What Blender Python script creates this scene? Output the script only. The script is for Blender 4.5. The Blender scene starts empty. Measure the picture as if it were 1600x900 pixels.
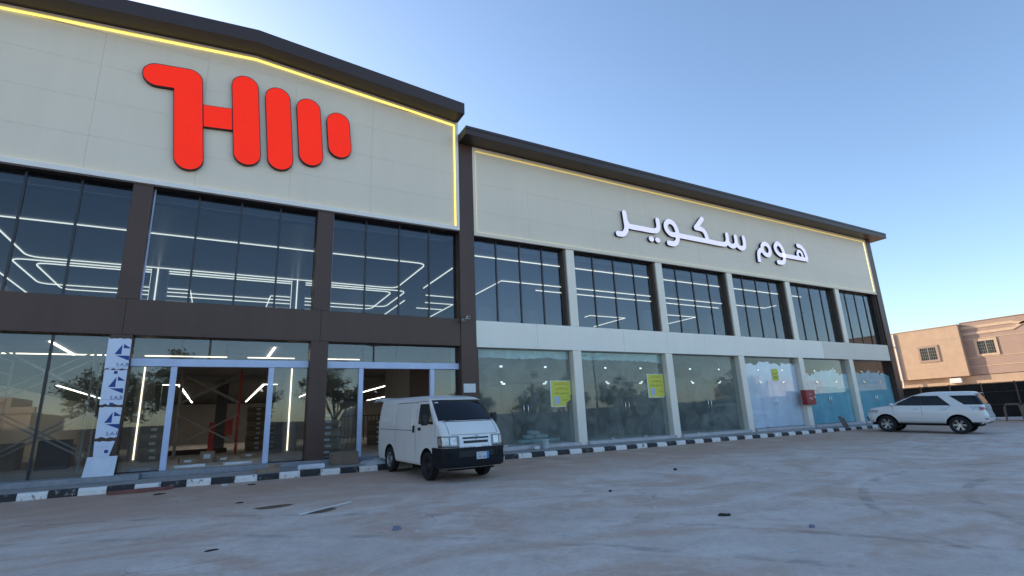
import bpy, bmesh, math, random, unicodedata
import numpy as np
from mathutils import Vector, Matrix

random.seed(7)
RNG = np.random.default_rng(7)
scene = bpy.context.scene
COL = scene.collection

# ------------------------------------------------------------------ camera, sky, sun, exposure
YAW, PITCH, ROLL = math.radians(29.7177), math.radians(14.3079), math.radians(-2.4717)
CAM_Z = 1.263
_f = Vector((math.sin(YAW) * math.cos(PITCH), math.cos(YAW) * math.cos(PITCH), math.sin(PITCH)))
_r = Vector((math.cos(YAW), -math.sin(YAW), 0))
_u = _r.cross(_f)
_r2 = _r * math.cos(ROLL) + _u * math.sin(ROLL)
_u2 = -_r * math.sin(ROLL) + _u * math.cos(ROLL)
cam_data = bpy.data.cameras.new("camera")
cam_data.sensor_width = 36.0
cam_data.lens = 806.6155 * 36.0 / 1600.0
cam_data.clip_start = 0.05
cam_data.clip_end = 3000
cam = bpy.data.objects.new("camera", cam_data)
cam.matrix_world = Matrix(((_r2.x, _u2.x, -_f.x, 0), (_r2.y, _u2.y, -_f.y, 0), (_r2.z, _u2.z, -_f.z, CAM_Z), (0, 0, 0, 1)))
COL.objects.link(cam)
scene.camera = cam

SUN_AZ, SUN_EL = math.radians(-20), math.radians(18)      # azimuth from +Y towards +X
world = bpy.data.worlds.new("World")
scene.world = world
world.use_nodes = True
wn = world.node_tree
wn.nodes.clear()
_sky = wn.nodes.new("ShaderNodeTexSky")
_sky.sky_type = 'NISHITA'
_sky.sun_disc = False
_sky.sun_elevation = SUN_EL
_sky.sun_rotation = SUN_AZ
_sky.altitude = 600
_sky.air_density = 1.0
_sky.dust_density = 1.2
_sky.ozone_density = 2.0
_bg = wn.nodes.new("ShaderNodeBackground")
_bg.inputs[1].default_value = 0.15
_wo = wn.nodes.new("ShaderNodeOutputWorld")
wn.links.new(_sky.outputs[0], _bg.inputs[0])
wn.links.new(_bg.outputs[0], _wo.inputs[0])

sun_data = bpy.data.lights.new("sun", 'SUN')
sun_data.energy = 4.0
sun_data.angle = math.radians(0.5)
sun_data.color = (1.0, 0.80, 0.58)
sun = bpy.data.objects.new("sun", sun_data)
_sv = Vector((math.sin(SUN_AZ) * math.cos(SUN_EL), math.cos(SUN_AZ) * math.cos(SUN_EL), math.sin(SUN_EL)))
sun.rotation_euler = (-_sv).to_track_quat('-Z', 'Y').to_euler()
sun.location = (-30, 40, 40)
COL.objects.link(sun)

scene.view_settings.view_transform = 'Standard'
scene.view_settings.look = 'None'
scene.view_settings.gamma = 1.0
scene.view_settings.exposure = 1.06
scene.view_settings.use_curve_mapping = False
scene.render.engine = 'CYCLES'
scene.cycles.use_denoising = True
scene.cycles.max_bounces = 8
scene.cycles.diffuse_bounces = 4
scene.cycles.glossy_bounces = 4
scene.cycles.transparent_max_bounces = 24
scene.cycles.sample_clamp_indirect = 6.0
scene.cycles.caustics_reflective = False
scene.cycles.caustics_refractive = False


# ------------------------------------------------------------------ materials
MATS = {}


def mat(name, color=(0.5, 0.5, 0.5), rough=0.6, metal=0.0, var=0.08, scale=3.0, bump=0.0, bscale=40.0,
        emit=None, estr=0.0, coat=0.0, spec=0.5, chip=None, streak=0.0):
    if name in MATS:
        return MATS[name]
    m = bpy.data.materials.new(name)
    m.use_nodes = True
    nt = m.node_tree
    b = nt.nodes["Principled BSDF"]
    b.inputs["Roughness"].default_value = rough
    b.inputs["Metallic"].default_value = metal
    b.inputs["Specular IOR Level"].default_value = spec
    b.inputs["Coat Weight"].default_value = coat
    b.inputs["Coat Roughness"].default_value = 0.05
    tc = nt.nodes.new("ShaderNodeTexCoord")
    nz = nt.nodes.new("ShaderNodeTexNoise")
    nz.inputs["Scale"].default_value = scale
    nz.inputs["Detail"].default_value = 6
    nz.inputs["Roughness"].default_value = 0.6
    nt.links.new(tc.outputs["Object"], nz.inputs["Vector"])
    rmp = nt.nodes.new("ShaderNodeValToRGB")
    rmp.color_ramp.elements[0].position = 0.3
    rmp.color_ramp.elements[1].position = 0.7
    lo = [max(0, c * (1 - var)) for c in color]
    hi = [min(1, c * (1 + var)) for c in color]
    rmp.color_ramp.elements[0].color = (*lo, 1)
    rmp.color_ramp.elements[1].color = (*hi, 1)
    nt.links.new(nz.outputs[0], rmp.inputs[0])
    last = rmp.outputs[0]
    if streak > 0:                              # dust washed down the panels
        mp = nt.nodes.new("ShaderNodeMapping")
        mp.inputs["Scale"].default_value = (2.2, 2.2, 0.10)
        gp = nt.nodes.new("ShaderNodeNewGeometry")
        nt.links.new(gp.outputs["Position"], mp.inputs[0])
        n4 = nt.nodes.new("ShaderNodeTexNoise")
        n4.inputs["Scale"].default_value = 1.0
        n4.inputs["Detail"].default_value = 7
        n4.inputs["Roughness"].default_value = 0.65
        nt.links.new(mp.outputs[0], n4.inputs["Vector"])
        m4 = nt.nodes.new("ShaderNodeMapRange")
        m4.inputs[1].default_value = 0.3
        m4.inputs[2].default_value = 0.7
        m4.inputs[3].default_value = 1 - streak
        m4.inputs[4].default_value = 1 + streak
        nt.links.new(n4.outputs[0], m4.inputs[0])
        mm = nt.nodes.new("ShaderNodeVectorMath"); mm.operation = 'SCALE'
        nt.links.new(last, mm.inputs[0])
        nt.links.new(m4.outputs[0], mm.inputs[3])
        last = mm.outputs[0]
    if chip:                                    # worn paint: bare colour showing through, (colour, threshold, scale)
        n3 = nt.nodes.new("ShaderNodeTexNoise")
        n3.inputs["Scale"].default_value = chip[2]
        n3.inputs["Detail"].default_value = 7
        n3.inputs["Roughness"].default_value = 0.65
        gpos = nt.nodes.new("ShaderNodeNewGeometry")
        nt.links.new(gpos.outputs["Position"], n3.inputs["Vector"])
        mr = nt.nodes.new("ShaderNodeMapRange")
        mr.inputs[1].default_value = chip[1]
        mr.inputs[2].default_value = chip[1] + 0.05
        nt.links.new(n3.outputs[0], mr.inputs[0])
        mx = nt.nodes.new("ShaderNodeMix"); mx.data_type = 'RGBA'
        nt.links.new(mr.outputs[0], mx.inputs[0])
        nt.links.new(last, mx.inputs[6])
        mx.inputs[7].default_value = (*chip[0], 1)
        last = mx.outputs[2]
    nt.links.new(last, b.inputs["Base Color"])
    if bump > 0:
        n2 = nt.nodes.new("ShaderNodeTexNoise")
        n2.inputs["Scale"].default_value = bscale
        n2.inputs["Detail"].default_value = 4
        nt.links.new(tc.outputs["Object"], n2.inputs["Vector"])
        bp = nt.nodes.new("ShaderNodeBump")
        bp.inputs["Strength"].default_value = bump
        bp.inputs["Distance"].default_value = 0.02
        nt.links.new(n2.outputs[0], bp.inputs["Height"])
        nt.links.new(bp.outputs[0], b.inputs["Normal"])
    if emit:
        b.inputs["Emission Color"].default_value = (*emit, 1)
        b.inputs["Emission Strength"].default_value = estr
    MATS[name] = m
    return m


def emission_mat(name, color, strength):
    m = mat(name, color=[min(.8, c * .8) for c in color], rough=0.5, var=0.02, emit=color, estr=strength)
    return m


def glass_mat(name, tint=(0.6, 0.66, 0.7), f0=0.08, dirt=0.0, dirtcol=(0.5, 0.52, 0.52), rough=0.0, wave=0.0):
    if name in MATS:
        return MATS[name]
    m = bpy.data.materials.new(name)
    m.use_nodes = True
    nt = m.node_tree
    nt.nodes.clear()
    out = nt.nodes.new("ShaderNodeOutputMaterial")
    tr = nt.nodes.new("ShaderNodeBsdfTransparent")
    tr.inputs[0].default_value = (*tint, 1)
    gl = nt.nodes.new("ShaderNodeBsdfGlossy")
    gl.inputs["Roughness"].default_value = rough
    gl.inputs[0].default_value = (0.95, 0.97, 1.0, 1)
    lw = nt.nodes.new("ShaderNodeLayerWeight")
    lw.inputs[0].default_value = 0.5
    pw = nt.nodes.new("ShaderNodeMath"); pw.operation = 'POWER'; pw.inputs[1].default_value = 5.0
    nt.links.new(lw.outputs["Facing"], pw.inputs[0])
    ma = nt.nodes.new("ShaderNodeMath"); ma.operation = 'MULTIPLY_ADD'
    ma.inputs[1].default_value = 1 - f0
    ma.inputs[2].default_value = f0
    nt.links.new(pw.outputs[0], ma.inputs[0])
    mx = nt.nodes.new("ShaderNodeMixShader")
    nt.links.new(ma.outputs[0], mx.inputs[0])
    base = tr
    tc = nt.nodes.new("ShaderNodeTexCoord")
    if dirt > 0:
        df = nt.nodes.new("ShaderNodeBsdfDiffuse")
        df.inputs[0].default_value = (*dirtcol, 1)
        nz = nt.nodes.new("ShaderNodeTexNoise")
        nz.inputs["Scale"].default_value = 1.3
        nz.inputs["Detail"].default_value = 8
        nz.inputs["Distortion"].default_value = 1.0
        nt.links.new(tc.outputs["Object"], nz.inputs["Vector"])
        rp = nt.nodes.new("ShaderNodeMapRange")
        rp.inputs[1].default_value = 0.35
        rp.inputs[2].default_value = 0.75
        rp.inputs[3].default_value = dirt * 0.3
        rp.inputs[4].default_value = dirt
        nt.links.new(nz.outputs[0], rp.inputs[0])
        m2 = nt.nodes.new("ShaderNodeMixShader")
        nt.links.new(rp.outputs[0], m2.inputs[0])
        nt.links.new(tr.outputs[0], m2.inputs[1])
        nt.links.new(df.outputs[0], m2.inputs[2])
        base = m2
    if wave > 0:
        n2 = nt.nodes.new("ShaderNodeTexNoise")
        n2.inputs["Scale"].default_value = 0.5
        n2.inputs["Detail"].default_value = 1
        nt.links.new(tc.outputs["Object"], n2.inputs["Vector"])
        bp = nt.nodes.new("ShaderNodeBump")
        bp.inputs["Strength"].default_value = wave
        bp.inputs["Distance"].default_value = 0.05
        nt.links.new(n2.outputs[0], bp.inputs["Height"])
        nt.links.new(bp.outputs[0], gl.inputs["Normal"])
    nt.links.new(base.outputs[0], mx.inputs[1])
    nt.links.new(gl.outputs[0], mx.inputs[2])
    nt.links.new(mx.outputs[0], out.inputs[0])
    MATS[name] = m
    return m


# ------------------------------------------------------------------ mesh helpers
class MB:
    """collects geometry for ONE mesh object"""
    def __init__(self):
        self.v, self.f, self.m = [], [], []

    def face(self, pts, mi=0):
        n = len(self.v)
        self.v.extend([tuple(p) for p in pts])
        self.f.append(tuple(range(n, n + len(pts))))
        self.m.append(mi)

    def raw(self, verts, faces, mi=0):
        n = len(self.v)
        self.v.extend([tuple(p) for p in verts])
        for q in faces:
            self.f.append(tuple(n + i for i in q))
            self.m.append(mi)
        return self

    def box(self, x0, x1, y0, y1, z0, z1, mi=0):
        vs = [(x0, y0, z0), (x1, y0, z0), (x1, y1, z0), (x0, y1, z0), (x0, y0, z1), (x1, y0, z1), (x1, y1, z1), (x0, y1, z1)]
        return self.raw(vs, [(3, 2, 1, 0), (4, 5, 6, 7), (0, 1, 5, 4), (1, 2, 6, 5), (2, 3, 7, 6), (3, 0, 4, 7)], mi)

    def bbox(self, x0, x1, y0, y1, z0, z1, b=0.01, mi=0):
        """box with chamfered edges"""
        bm = bmesh.new()
        bmesh.ops.create_cube(bm, size=1)
        for v in bm.verts:
            v.co = Vector(((x0 + x1) / 2 + v.co.x * (x1 - x0), (y0 + y1) / 2 + v.co.y * (y1 - y0), (z0 + z1) / 2 + v.co.z * (z1 - z0)))
        bmesh.ops.bevel(bm, geom=bm.edges[:], offset=b, segments=1, affect='EDGES')
        bm.verts.index_update()
        self.raw([v.co[:] for v in bm.verts], [tuple(v.index for v in fc.verts) for fc in bm.faces], mi)
        bm.free()
        return self

    def tube(self, pts, r, n=8, mi=0, caps=True):
        pts = [Vector(p) for p in pts]
        rr = r if isinstance(r, (list, tuple)) else [r] * len(pts)
        rings = []
        prev = None
        for i, p in enumerate(pts):
            d = (pts[min(i + 1, len(pts) - 1)] - pts[max(i - 1, 0)]).normalized()
            a = prev - d * prev.dot(d) if prev is not None else (Vector((0, 0, 1)) if abs(d.z) < 0.9 else Vector((1, 0, 0))).cross(d)
            a.normalize()
            prev = a
            b = d.cross(a)
            rings.append([p + (a * math.cos(2 * math.pi * k / n) + b * math.sin(2 * math.pi * k / n)) * rr[i] for k in range(n)])
        base = len(self.v)
        for rg in rings:
            self.v.extend([tuple(q) for q in rg])
        for i in range(len(rings) - 1):
            for k in range(n):
                self.f.append((base + i * n + k, base + i * n + (k + 1) % n, base + (i + 1) * n + (k + 1) % n, base + (i + 1) * n + k))
                self.m.append(mi)
        if caps:
            self.f.append(tuple(base + k for k in reversed(range(n)))); self.m.append(mi)
            self.f.append(tuple(base + (len(rings) - 1) * n + k for k in range(n))); self.m.append(mi)
        return self

    def lathe(self, prof, axis='y', n=32, mi=0, center=(0, 0, 0)):
        """prof: (radius, offset along axis); closed loop of profile"""
        base = len(self.v)
        for k in range(n):
            a = 2 * math.pi * k / n
            for r, o in prof:
                c, s = r * math.cos(a), r * math.sin(a)
                p = (c, o, s) if axis == 'y' else (c, s, o)
                self.v.append((p[0] + center[0], p[1] + center[1], p[2] + center[2]))
        m = len(prof)
        for k in range(n):
            k2 = (k + 1) % n
            for j in range(m):
                j2 = (j + 1) % m
                self.f.append((base + k * m + j, base + k * m + j2, base + k2 * m + j2, base + k2 * m + j)); self.m.append(mi)
        return self

    def prism_xz(self, pts, y0, y1, mi=0, side=None):
        """outline in X,Z extruded from y0 (front) to y1"""
        n = len(pts)
        self.raw([(x, y0, z) for x, z in pts] + [(x, y1, z) for x, z in pts], [tuple(range(n))], mi)
        b = len(self.v) - 2 * n
        self.f.append(tuple(b + n + i for i in reversed(range(n)))); self.m.append(mi)
        for i in range(n):
            j = (i + 1) % n
            self.f.append((b + j, b + i, b + n + i, b + n + j)); self.m.append(mi if side is None else side)
        return self


def smooth_angle(me, ang=35):
    me.polygons.foreach_set("use_smooth", [True] * len(me.polygons))
    me.set_sharp_from_angle(angle=math.radians(ang))


def make_mesh(name, mb, mats, smooth=None, recalc=True):
    me = bpy.data.meshes.new(name)
    me.from_pydata(mb.v, [], mb.f)
    for m in (mats if isinstance(mats, (list, tuple)) else [mats]):
        me.materials.append(m)
    me.polygons.foreach_set("material_index", mb.m)
    if recalc:
        bm = bmesh.new(); bm.from_mesh(me)
        if smooth:
            bmesh.ops.remove_doubles(bm, verts=bm.verts[:], dist=1e-5)
        bmesh.ops.recalc_face_normals(bm, faces=bm.faces[:])
        bm.to_mesh(me); bm.free()
    if smooth:
        smooth_angle(me, smooth)
    me.update()
    return me


def setp(o, label=None, cat=None, group=None, kind=None):
    if label: o["label"] = label
    if cat: o["category"] = cat
    if group: o["group"] = group
    if kind: o["kind"] = kind
    return o


def world_loc(o):
    p = Vector((0, 0, 0))
    while o is not None:
        p += o.location
        o = o.parent
    return p


def obj(name, mb, mats, parent=None, smooth=None, label=None, cat=None, group=None, kind=None, shift=True, origin=None):
    """link mb as one mesh object; vertices are given in world coordinates unless shift is False"""
    off = Vector((0, 0, 0))
    if parent is not None and shift:
        off = world_loc(parent)
    elif parent is None and origin is not None:
        off = Vector(origin)
    if off.length > 0:
        mb.v = [(x - off.x, y - off.y, z - off.z) for x, y, z in mb.v]
    o = bpy.data.objects.new(name, make_mesh(name, mb, mats, smooth))
    if parent is not None:
        o.parent = parent
    elif origin is not None:
        o.location = origin
    COL.objects.link(o)
    return setp(o, label, cat, group, kind)


def empty(name, loc, label=None, cat=None, group=None, kind=None):
    o = bpy.data.objects.new(name, None)
    o.empty_display_size = 0.2
    o.location = loc
    COL.objects.link(o)
    return setp(o, label, cat, group, kind)


def copy_tree(o, parent=None):
    c = o.copy()
    COL.objects.link(c)
    c.parent = parent
    for ch in list(o.children):
        copy_tree(ch, c)
    return c


def B(name, x0, x1, y0, y1, z0, z1, m, parent, bevel=0, **kw):
    mb = MB()
    if bevel:
        mb.bbox(x0, x1, y0, y1, z0, z1, bevel)
    else:
        mb.box(x0, x1, y0, y1, z0, z1)
    return obj(name, mb, m, parent, **kw)


ORD = ["lowest", "second", "third", "fourth", "fifth", "sixth", "seventh", "eighth", "ninth", "tenth"]


def gz(x, y):
    """height of the yard: falls gently away from the kerb"""
    d = min(max(15.75 - y, 0), 25)
    return -d * (0.022 + 0.022 * min(max(x, 0), 40) / 30)


# ------------------------------------------------------------------ palette
M_brown = mat("brown_cladding", (0.082, 0.045, 0.035), 0.42, 0.0, 0.08, 0.6, 0.05, 1.5, spec=0.35, streak=0.07)
M_roof = mat("dark_roof_metal", (0.040, 0.024, 0.020), 0.45, 0.0, 0.08, 0.5, 0.05, 1.2)
M_cream = mat("cream_cladding", (0.77, 0.675, 0.535), 0.5, 0.0, 0.03, 0.35, 0.06, 0.7, streak=0.02)
M_colcream = mat("pale_cream_columns", (0.86, 0.79, 0.67), 0.5, 0.0, 0.03, 0.5, 0.05, 1.0, streak=0.03)
M_glass_up2 = glass_mat("annex_upper_glass", (0.52, 0.58, 0.63), 0.075, dirt=0.03, dirtcol=(0.45, 0.48, 0.5), wave=0.03)
M_white_clad = mat("white_film_cladding", (0.87, 0.82, 0.73), 0.45, 0.0, 0.03, 0.5, 0.05, 1.0, streak=0.02)
M_beige_clad = mat("beige_cladding", (0.72, 0.66, 0.57), 0.5, 0.0, 0.04, 0.5, 0.05, 1.0)
M_trim = mat("white_trim", (0.82, 0.77, 0.72), 0.4, 0, 0.03)
M_mull = mat("navy_mullion", (0.012, 0.014, 0.022), 0.35, 0, 0.1)
M_dark = mat("black_plastic", (0.012, 0.012, 0.014), 0.5, 0, 0.1)
M_film = mat("blue_film_aluminium", (0.50, 0.58, 0.78), 0.35, 0.0, 0.08, 2.0, 0.15, 6)
M_steel = mat("chrome_fitting", (0.75, 0.75, 0.76), 0.2, 1.0, 0.03)
M_conc = mat("concrete_paving", (0.36, 0.34, 0.32), 0.85, 0, 0.2, 2.5, 0.3, 30)
M_granite = mat("grey_granite", (0.26, 0.27, 0.29), 0.5, 0, 0.15, 8, 0.1, 50)
M_marble = mat("threshold_marble", (0.52, 0.49, 0.49), 0.5, 0, 0.15, 3, 0.1, 30)
M_plaster = mat("interior_plaster", (0.40, 0.385, 0.37), 0.85, 0, 0.1, 1.5, 0.1, 20)
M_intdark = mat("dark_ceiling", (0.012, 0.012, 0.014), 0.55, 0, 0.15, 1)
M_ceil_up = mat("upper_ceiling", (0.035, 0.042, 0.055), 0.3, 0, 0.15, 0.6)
M_intfloor = mat("interior_floor", (0.60, 0.55, 0.49), 0.7, 0, 0.2, 1.2, 0.1, 20)
M_glass_up = glass_mat("upper_glass", (0.47, 0.54, 0.60), 0.045, dirt=0.012, wave=0.03)
M_glass_low = glass_mat("lower_glass", (0.74, 0.78, 0.78), 0.05, dirt=0.03, wave=0.05)
M_glass_shop = glass_mat("shop_glass", (0.88, 0.93, 0.92), 0.028, dirt=0.25, dirtcol=(0.46, 0.49, 0.455), wave=0.05)
M_glass_clear = glass_mat("painted_shop_glass", (0.95, 0.97, 0.98), 0.03, dirt=0.02)
M_led = emission_mat("white_led", (1.0, 0.86, 0.66), 1.7)
M_led_g = emission_mat("ground_floor_led", (1.0, 0.93, 0.83), 4.0)
M_led_y = emission_mat("yellow_led", (1.0, 0.84, 0.16), 0.9)
M_carton = mat("carton", (0.33, 0.24, 0.17), 0.85, 0, 0.15, 4)
M_carton_grey = mat("dusty_carton", (0.23, 0.17, 0.12), 0.85, 0, 0.15, 4)
M_paper = mat("white_paper", (0.72, 0.72, 0.72), 0.8, 0, 0.05)

# ------------------------------------------------------------------ text
_FORMS = {}
for _cp in list(range(0xFE80, 0xFEFD)):
    _d = unicodedata.decomposition(chr(_cp)).split()
    if len(_d) >= 2:
        _FORMS.setdefault("".join(chr(int(h, 16)) for h in _d[1:]), {})[_d[0].strip("<>")] = chr(_cp)


def arabic(s):
    """shape a line of Arabic into presentation forms in visual (left to right) order"""
    toks, i = [], 0
    while i < len(s):
        if s[i:i + 2] in _FORMS:
            toks.append(s[i:i + 2]); i += 2
        else:
            toks.append(s[i]); i += 1
    out = []
    for k, t in enumerate(toks):
        fm = _FORMS.get(t)
        if not fm:
            out.append(t); continue
        prev = _FORMS.get(toks[k - 1]) if k else None
        nxt = _FORMS.get(toks[k + 1]) if k + 1 < len(toks) else None
        jp = bool(prev and "initial" in prev)
        jn = bool(nxt and "initial" in fm and "final" in nxt)
        key = "medial" if jp and jn else "final" if jp else "initial" if jn else "isolated"
        out.append(fm.get(key) or fm.get("isolated"))
    return "".join(reversed(out))


def add_text(mb, s, org, right, up, width=None, height=None, mi=0, center=True):
    """flat lettering fitted to a width or a height, centred on org"""
    cu = bpy.data.curves.new("txt", 'FONT')
    cu.body = s
    cu.resolution_u = 3
    o = bpy.data.objects.new("txt", cu)
    COL.objects.link(o)
    dg = bpy.context.evaluated_depsgraph_get()
    me = bpy.data.meshes.new_from_object(o.evaluated_get(dg))
    vs = np.array([v.co[:] for v in me.vertices])
    fs = [tuple(p.vertices) for p in me.polygons]
    bpy.data.objects.remove(o); bpy.data.curves.remove(cu); bpy.data.meshes.remove(me)
    if len(vs) == 0:
        return
    mn, mx = vs.min(0), vs.max(0)
    k = width / (mx[0] - mn[0]) if width else height / (mx[1] - mn[1])
    if width and height:
        k = min(k, height / (mx[1] - mn[1]))
    c = (mn + mx) / 2 if center else mn
    right, up, org = Vector(right), Vector(up), Vector(org)
    mb.raw([org + right * float((p[0] - c[0]) * k) + up * float((p[1] - c[1]) * k) for p in vs], fs, mi)


# ------------------------------------------------------------------ ground
def ground_material():
    m = bpy.data.materials.new("dusty_concrete_yard")
    m.use_nodes = True
    nt = m.node_tree
    b = nt.nodes["Principled BSDF"]
    N = nt.nodes.new
    L = nt.links.new
    tc = N("ShaderNodeTexCoord")
    mp = N("ShaderNodeMapping")
    mp.inputs["Rotation"].default_value = (0, 0, math.radians(28))
    mp.inputs["Scale"].default_value = (0.42, 0.62, 1)
    L(tc.outputs["Object"], mp.inputs[0])

    def noise(scale, detail, dist=0.0, vec=None, rough=0.6):
        n = N("ShaderNodeTexNoise")
        n.inputs["Scale"].default_value = scale
        n.inputs["Detail"].default_value = detail
        n.inputs["Roughness"].default_value = rough
        n.inputs["Distortion"].default_value = dist
        L(vec or tc.outputs["Object"], n.inputs["Vector"])
        return n.outputs[0]

    def ramp(v, a, c, lo=0.0, hi=1.0):
        r = N("ShaderNodeMapRange")
        r.inputs[1].default_value, r.inputs[2].default_value, r.inputs[3].default_value, r.inputs[4].default_value = a, c, lo, hi
        r.interpolation_type = 'SMOOTHSTEP'
        L(v, r.inputs[0])
        return r.outputs[0]

    def mix(fac, c1, c2, mode='MIX'):
        x = N("ShaderNodeMix"); x.data_type = 'RGBA'; x.blend_type = mode
        if isinstance(fac, float): x.inputs[0].default_value = fac
        else: L(fac, x.inputs[0])
        for k, c in ((6, c1), (7, c2)):
            if isinstance(c, tuple): x.inputs[k].default_value = (*c, 1)
            else: L(c, x.inputs[k])
        return x.outputs[2]

    def mul(a, c):
        x = N("ShaderNodeMath"); x.operation = 'MULTIPLY'
        L(a, x.inputs[0])
        if isinstance(c, float): x.inputs[1].default_value = c
        else: L(c, x.inputs[1])
        return x.outputs[0]
    conc = mix(ramp(noise(0.9, 9, 0.6), 0.32, 0.68), (0.65, 0.555, 0.48), (0.79, 0.695, 0.615))
    conc = mix(ramp(noise(14, 6), 0.3, 0.75, 0.0, 0.35), conc, (0.50, 0.44, 0.385))
    # pale cement wash swept in bands
    conc = mix(ramp(noise(1.1, 7, 1.2, mp.outputs[0]), 0.50, 0.74, 0.0, 0.5), conc, (0.80, 0.715, 0.64))
    # reddish sand lying in drifts
    sand = ramp(noise(0.62, 11, 2.4, mp.outputs[0], 0.6), 0.42, 0.62)
    sand = mul(sand, ramp(noise(5.0, 8, 0.5), 0.28, 0.58, 0.45, 1.0))
    col = mix(mul(sand, 0.8), conc, (0.56, 0.385, 0.285))
    # mottling: trodden dust, damp and cement spatter
    col = mix(ramp(noise(3.2, 11, 0.9, None, 0.7), 0.48, 0.70, 0.0, 0.4), col, (0.43, 0.37, 0.325))
    col = mix(ramp(noise(6.5, 9, 0.6, None, 0.72), 0.55, 0.72, 0.0, 0.45), col, (0.74, 0.68, 0.62))
    col = mix(ramp(noise(30, 6, 0.0, None, 0.75), 0.50, 0.72, 0.0, 0.45), col, (0.36, 0.31, 0.27))
    # sand gathers along the kerb
    sp = N("ShaderNodeSeparateXYZ"); L(tc.outputs["Object"], sp.inputs[0])
    kerb = ramp(sp.outputs[1], 9.5, 14.0)
    kerb = mul(kerb, ramp(noise(0.8, 8, 1.0), 0.28, 0.56, 0.40, 1.0))
    col = mix(mul(kerb, 0.9), col, (0.50, 0.335, 0.24))
    # small dark stains and oil spots
    st = ramp(noise(2.3, 5, 0.8), 0.70, 0.80, 0.0, 0.55)
    col = mix(st, col, (0.10, 0.085, 0.075))
    spk = ramp(noise(60, 2), 0.70, 0.78, 0.0, 0.5)
    col = mix(spk, col, (0.13, 0.11, 0.10))
    # old tyre marks turning across the yard
    def ring(cx, cy, rad, w):
        sub = N("ShaderNodeVectorMath"); sub.operation = 'DISTANCE'
        L(tc.outputs["Object"], sub.inputs[0]); sub.inputs[1].default_value = (cx, cy, 0)
        d1 = N("ShaderNodeMath"); d1.operation = 'SUBTRACT'; L(sub.outputs["Value"], d1.inputs[0]); d1.inputs[1].default_value = rad
        d2 = N("ShaderNodeMath"); d2.operation = 'ABSOLUTE'; L(d1.outputs[0], d2.inputs[0])
        return ramp(d2.outputs[0], w * 0.4, w, 1.0, 0.0)
    brk = ramp(noise(1.3, 6, 0.5), 0.45, 0.62)
    for cx, cy, rad in ((14.5, -2.0, 7.2), (14.5, -2.0, 8.7), (-9.0, -6.0, 17.5), (-9.0, -6.0, 19.0), (21.0, 24.0, 13.0), (21.0, 24.0, 14.5)):
        col = mix(mul(mul(ring(cx, cy, rad, 0.13), brk), 0.42), col, (0.22, 0.18, 0.155))
    # hairline cracks
    vo = N("ShaderNodeTexVoronoi"); vo.feature = 'DISTANCE_TO_EDGE'
    vo.inputs["Scale"].default_value = 0.22
    vo.inputs["Randomness"].default_value = 1.0
    wv = N("ShaderNodeVectorMath"); wv.operation = 'ADD'
    wn_ = N("ShaderNodeTexNoise"); wn_.inputs["Scale"].default_value = 1.2; wn_.inputs["Detail"].default_value = 5
    L(tc.outputs["Object"], wn_.inputs["Vector"]); L(wn_.outputs[1], wv.inputs[0]); L(tc.outputs["Object"], wv.inputs[1])
    L(wv.outputs[0], vo.inputs["Vector"])
    crk = ramp(vo.outputs[0], 0.0, 0.004, 0.55, 0.0)
    col = mix(mul(crk, ramp(noise(0.5, 3), 0.48, 0.6)), col, (0.12, 0.10, 0.09))
    L(col, b.inputs["Base Color"])
    b.inputs["Roughness"].default_value = 0.82
    bp = N("ShaderNodeBump"); bp.inputs["Strength"].default_value = 0.6; bp.inputs["Distance"].default_value = 0.04
    hs = N("ShaderNodeMath"); hs.operation = 'ADD'
    L(noise(9, 8), hs.inputs[0]); L(noise(1.2, 5), hs.inputs[1])
    L(hs.outputs[0], bp.inputs["Height"]); L(bp.outputs[0], b.inputs["Normal"])
    return m


xs = sorted(set([-900, -400, -200, -100, -60] + [round(-40 + 2 * i, 2) for i in range(56)] + [80, 100, 150, 250, 500, 900]))
ys = sorted(set([-900, -400, -200, -100, -60] + [round(-40 + 2 * i, 2) for i in range(28)] + [15.75, 16.5, 18, 20, 30, 45, 80, 150, 300, 600, 900]))
gm = MB()
gm.v = [(x, y, gz(x, y) - (0.02 if y > 16 else 0)) for y in ys for x in xs]
for j in range(len(ys) - 1):
    for i in range(len(xs) - 1):
        a = j * len(xs) + i
        gm.f.append((a, a + 1, a + 1 + len(xs), a + len(xs))); gm.m.append(0)
obj("ground", gm, ground_material(), kind="structure", smooth=60)

# ------------------------------------------------------------------ pavement and kerb
pv = MB().box(-14, 41.5, 15.905, 17.68, -0.1, 0.15)
pavement = obj("pavement", pv, M_conc, kind="structure", origin=(0, 16, 0))
M_kblack = mat("kerb_black_paint", (0.022, 0.021, 0.022), 0.6, 0, 0.35, 5, 0.3, 25, chip=((0.26, 0.23, 0.20), 0.59, 7.0))
M_kwhite = mat("kerb_white_paint", (0.78, 0.75, 0.71), 0.65, 0, 0.10, 4, 0.3, 25, chip=((0.32, 0.28, 0.24), 0.59, 6.0))
kerb = empty("kerb", (0, 15.8, 0), kind="structure")
_kb = []
for col_i, m_ in enumerate((M_kwhite, M_kblack)):
    mb = MB()
    prof = [(15.75, -0.12), (15.755, 0.10), (15.79, 0.155), (15.90, 0.16), (15.90, -0.12)]
    n_ = len(prof)
    mb.raw([(0.004, y - 15.8, z) for y, z in prof] + [(0.521, y - 15.8, z) for y, z in prof],
           [tuple(range(n_)), tuple(reversed(range(n_, 2 * n_)))] + [(i, (i + 1) % n_, n_ + (i + 1) % n_, n_ + i) for i in range(n_)])
    _kb.append(make_mesh("kerb_stone", mb, m_))
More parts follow.
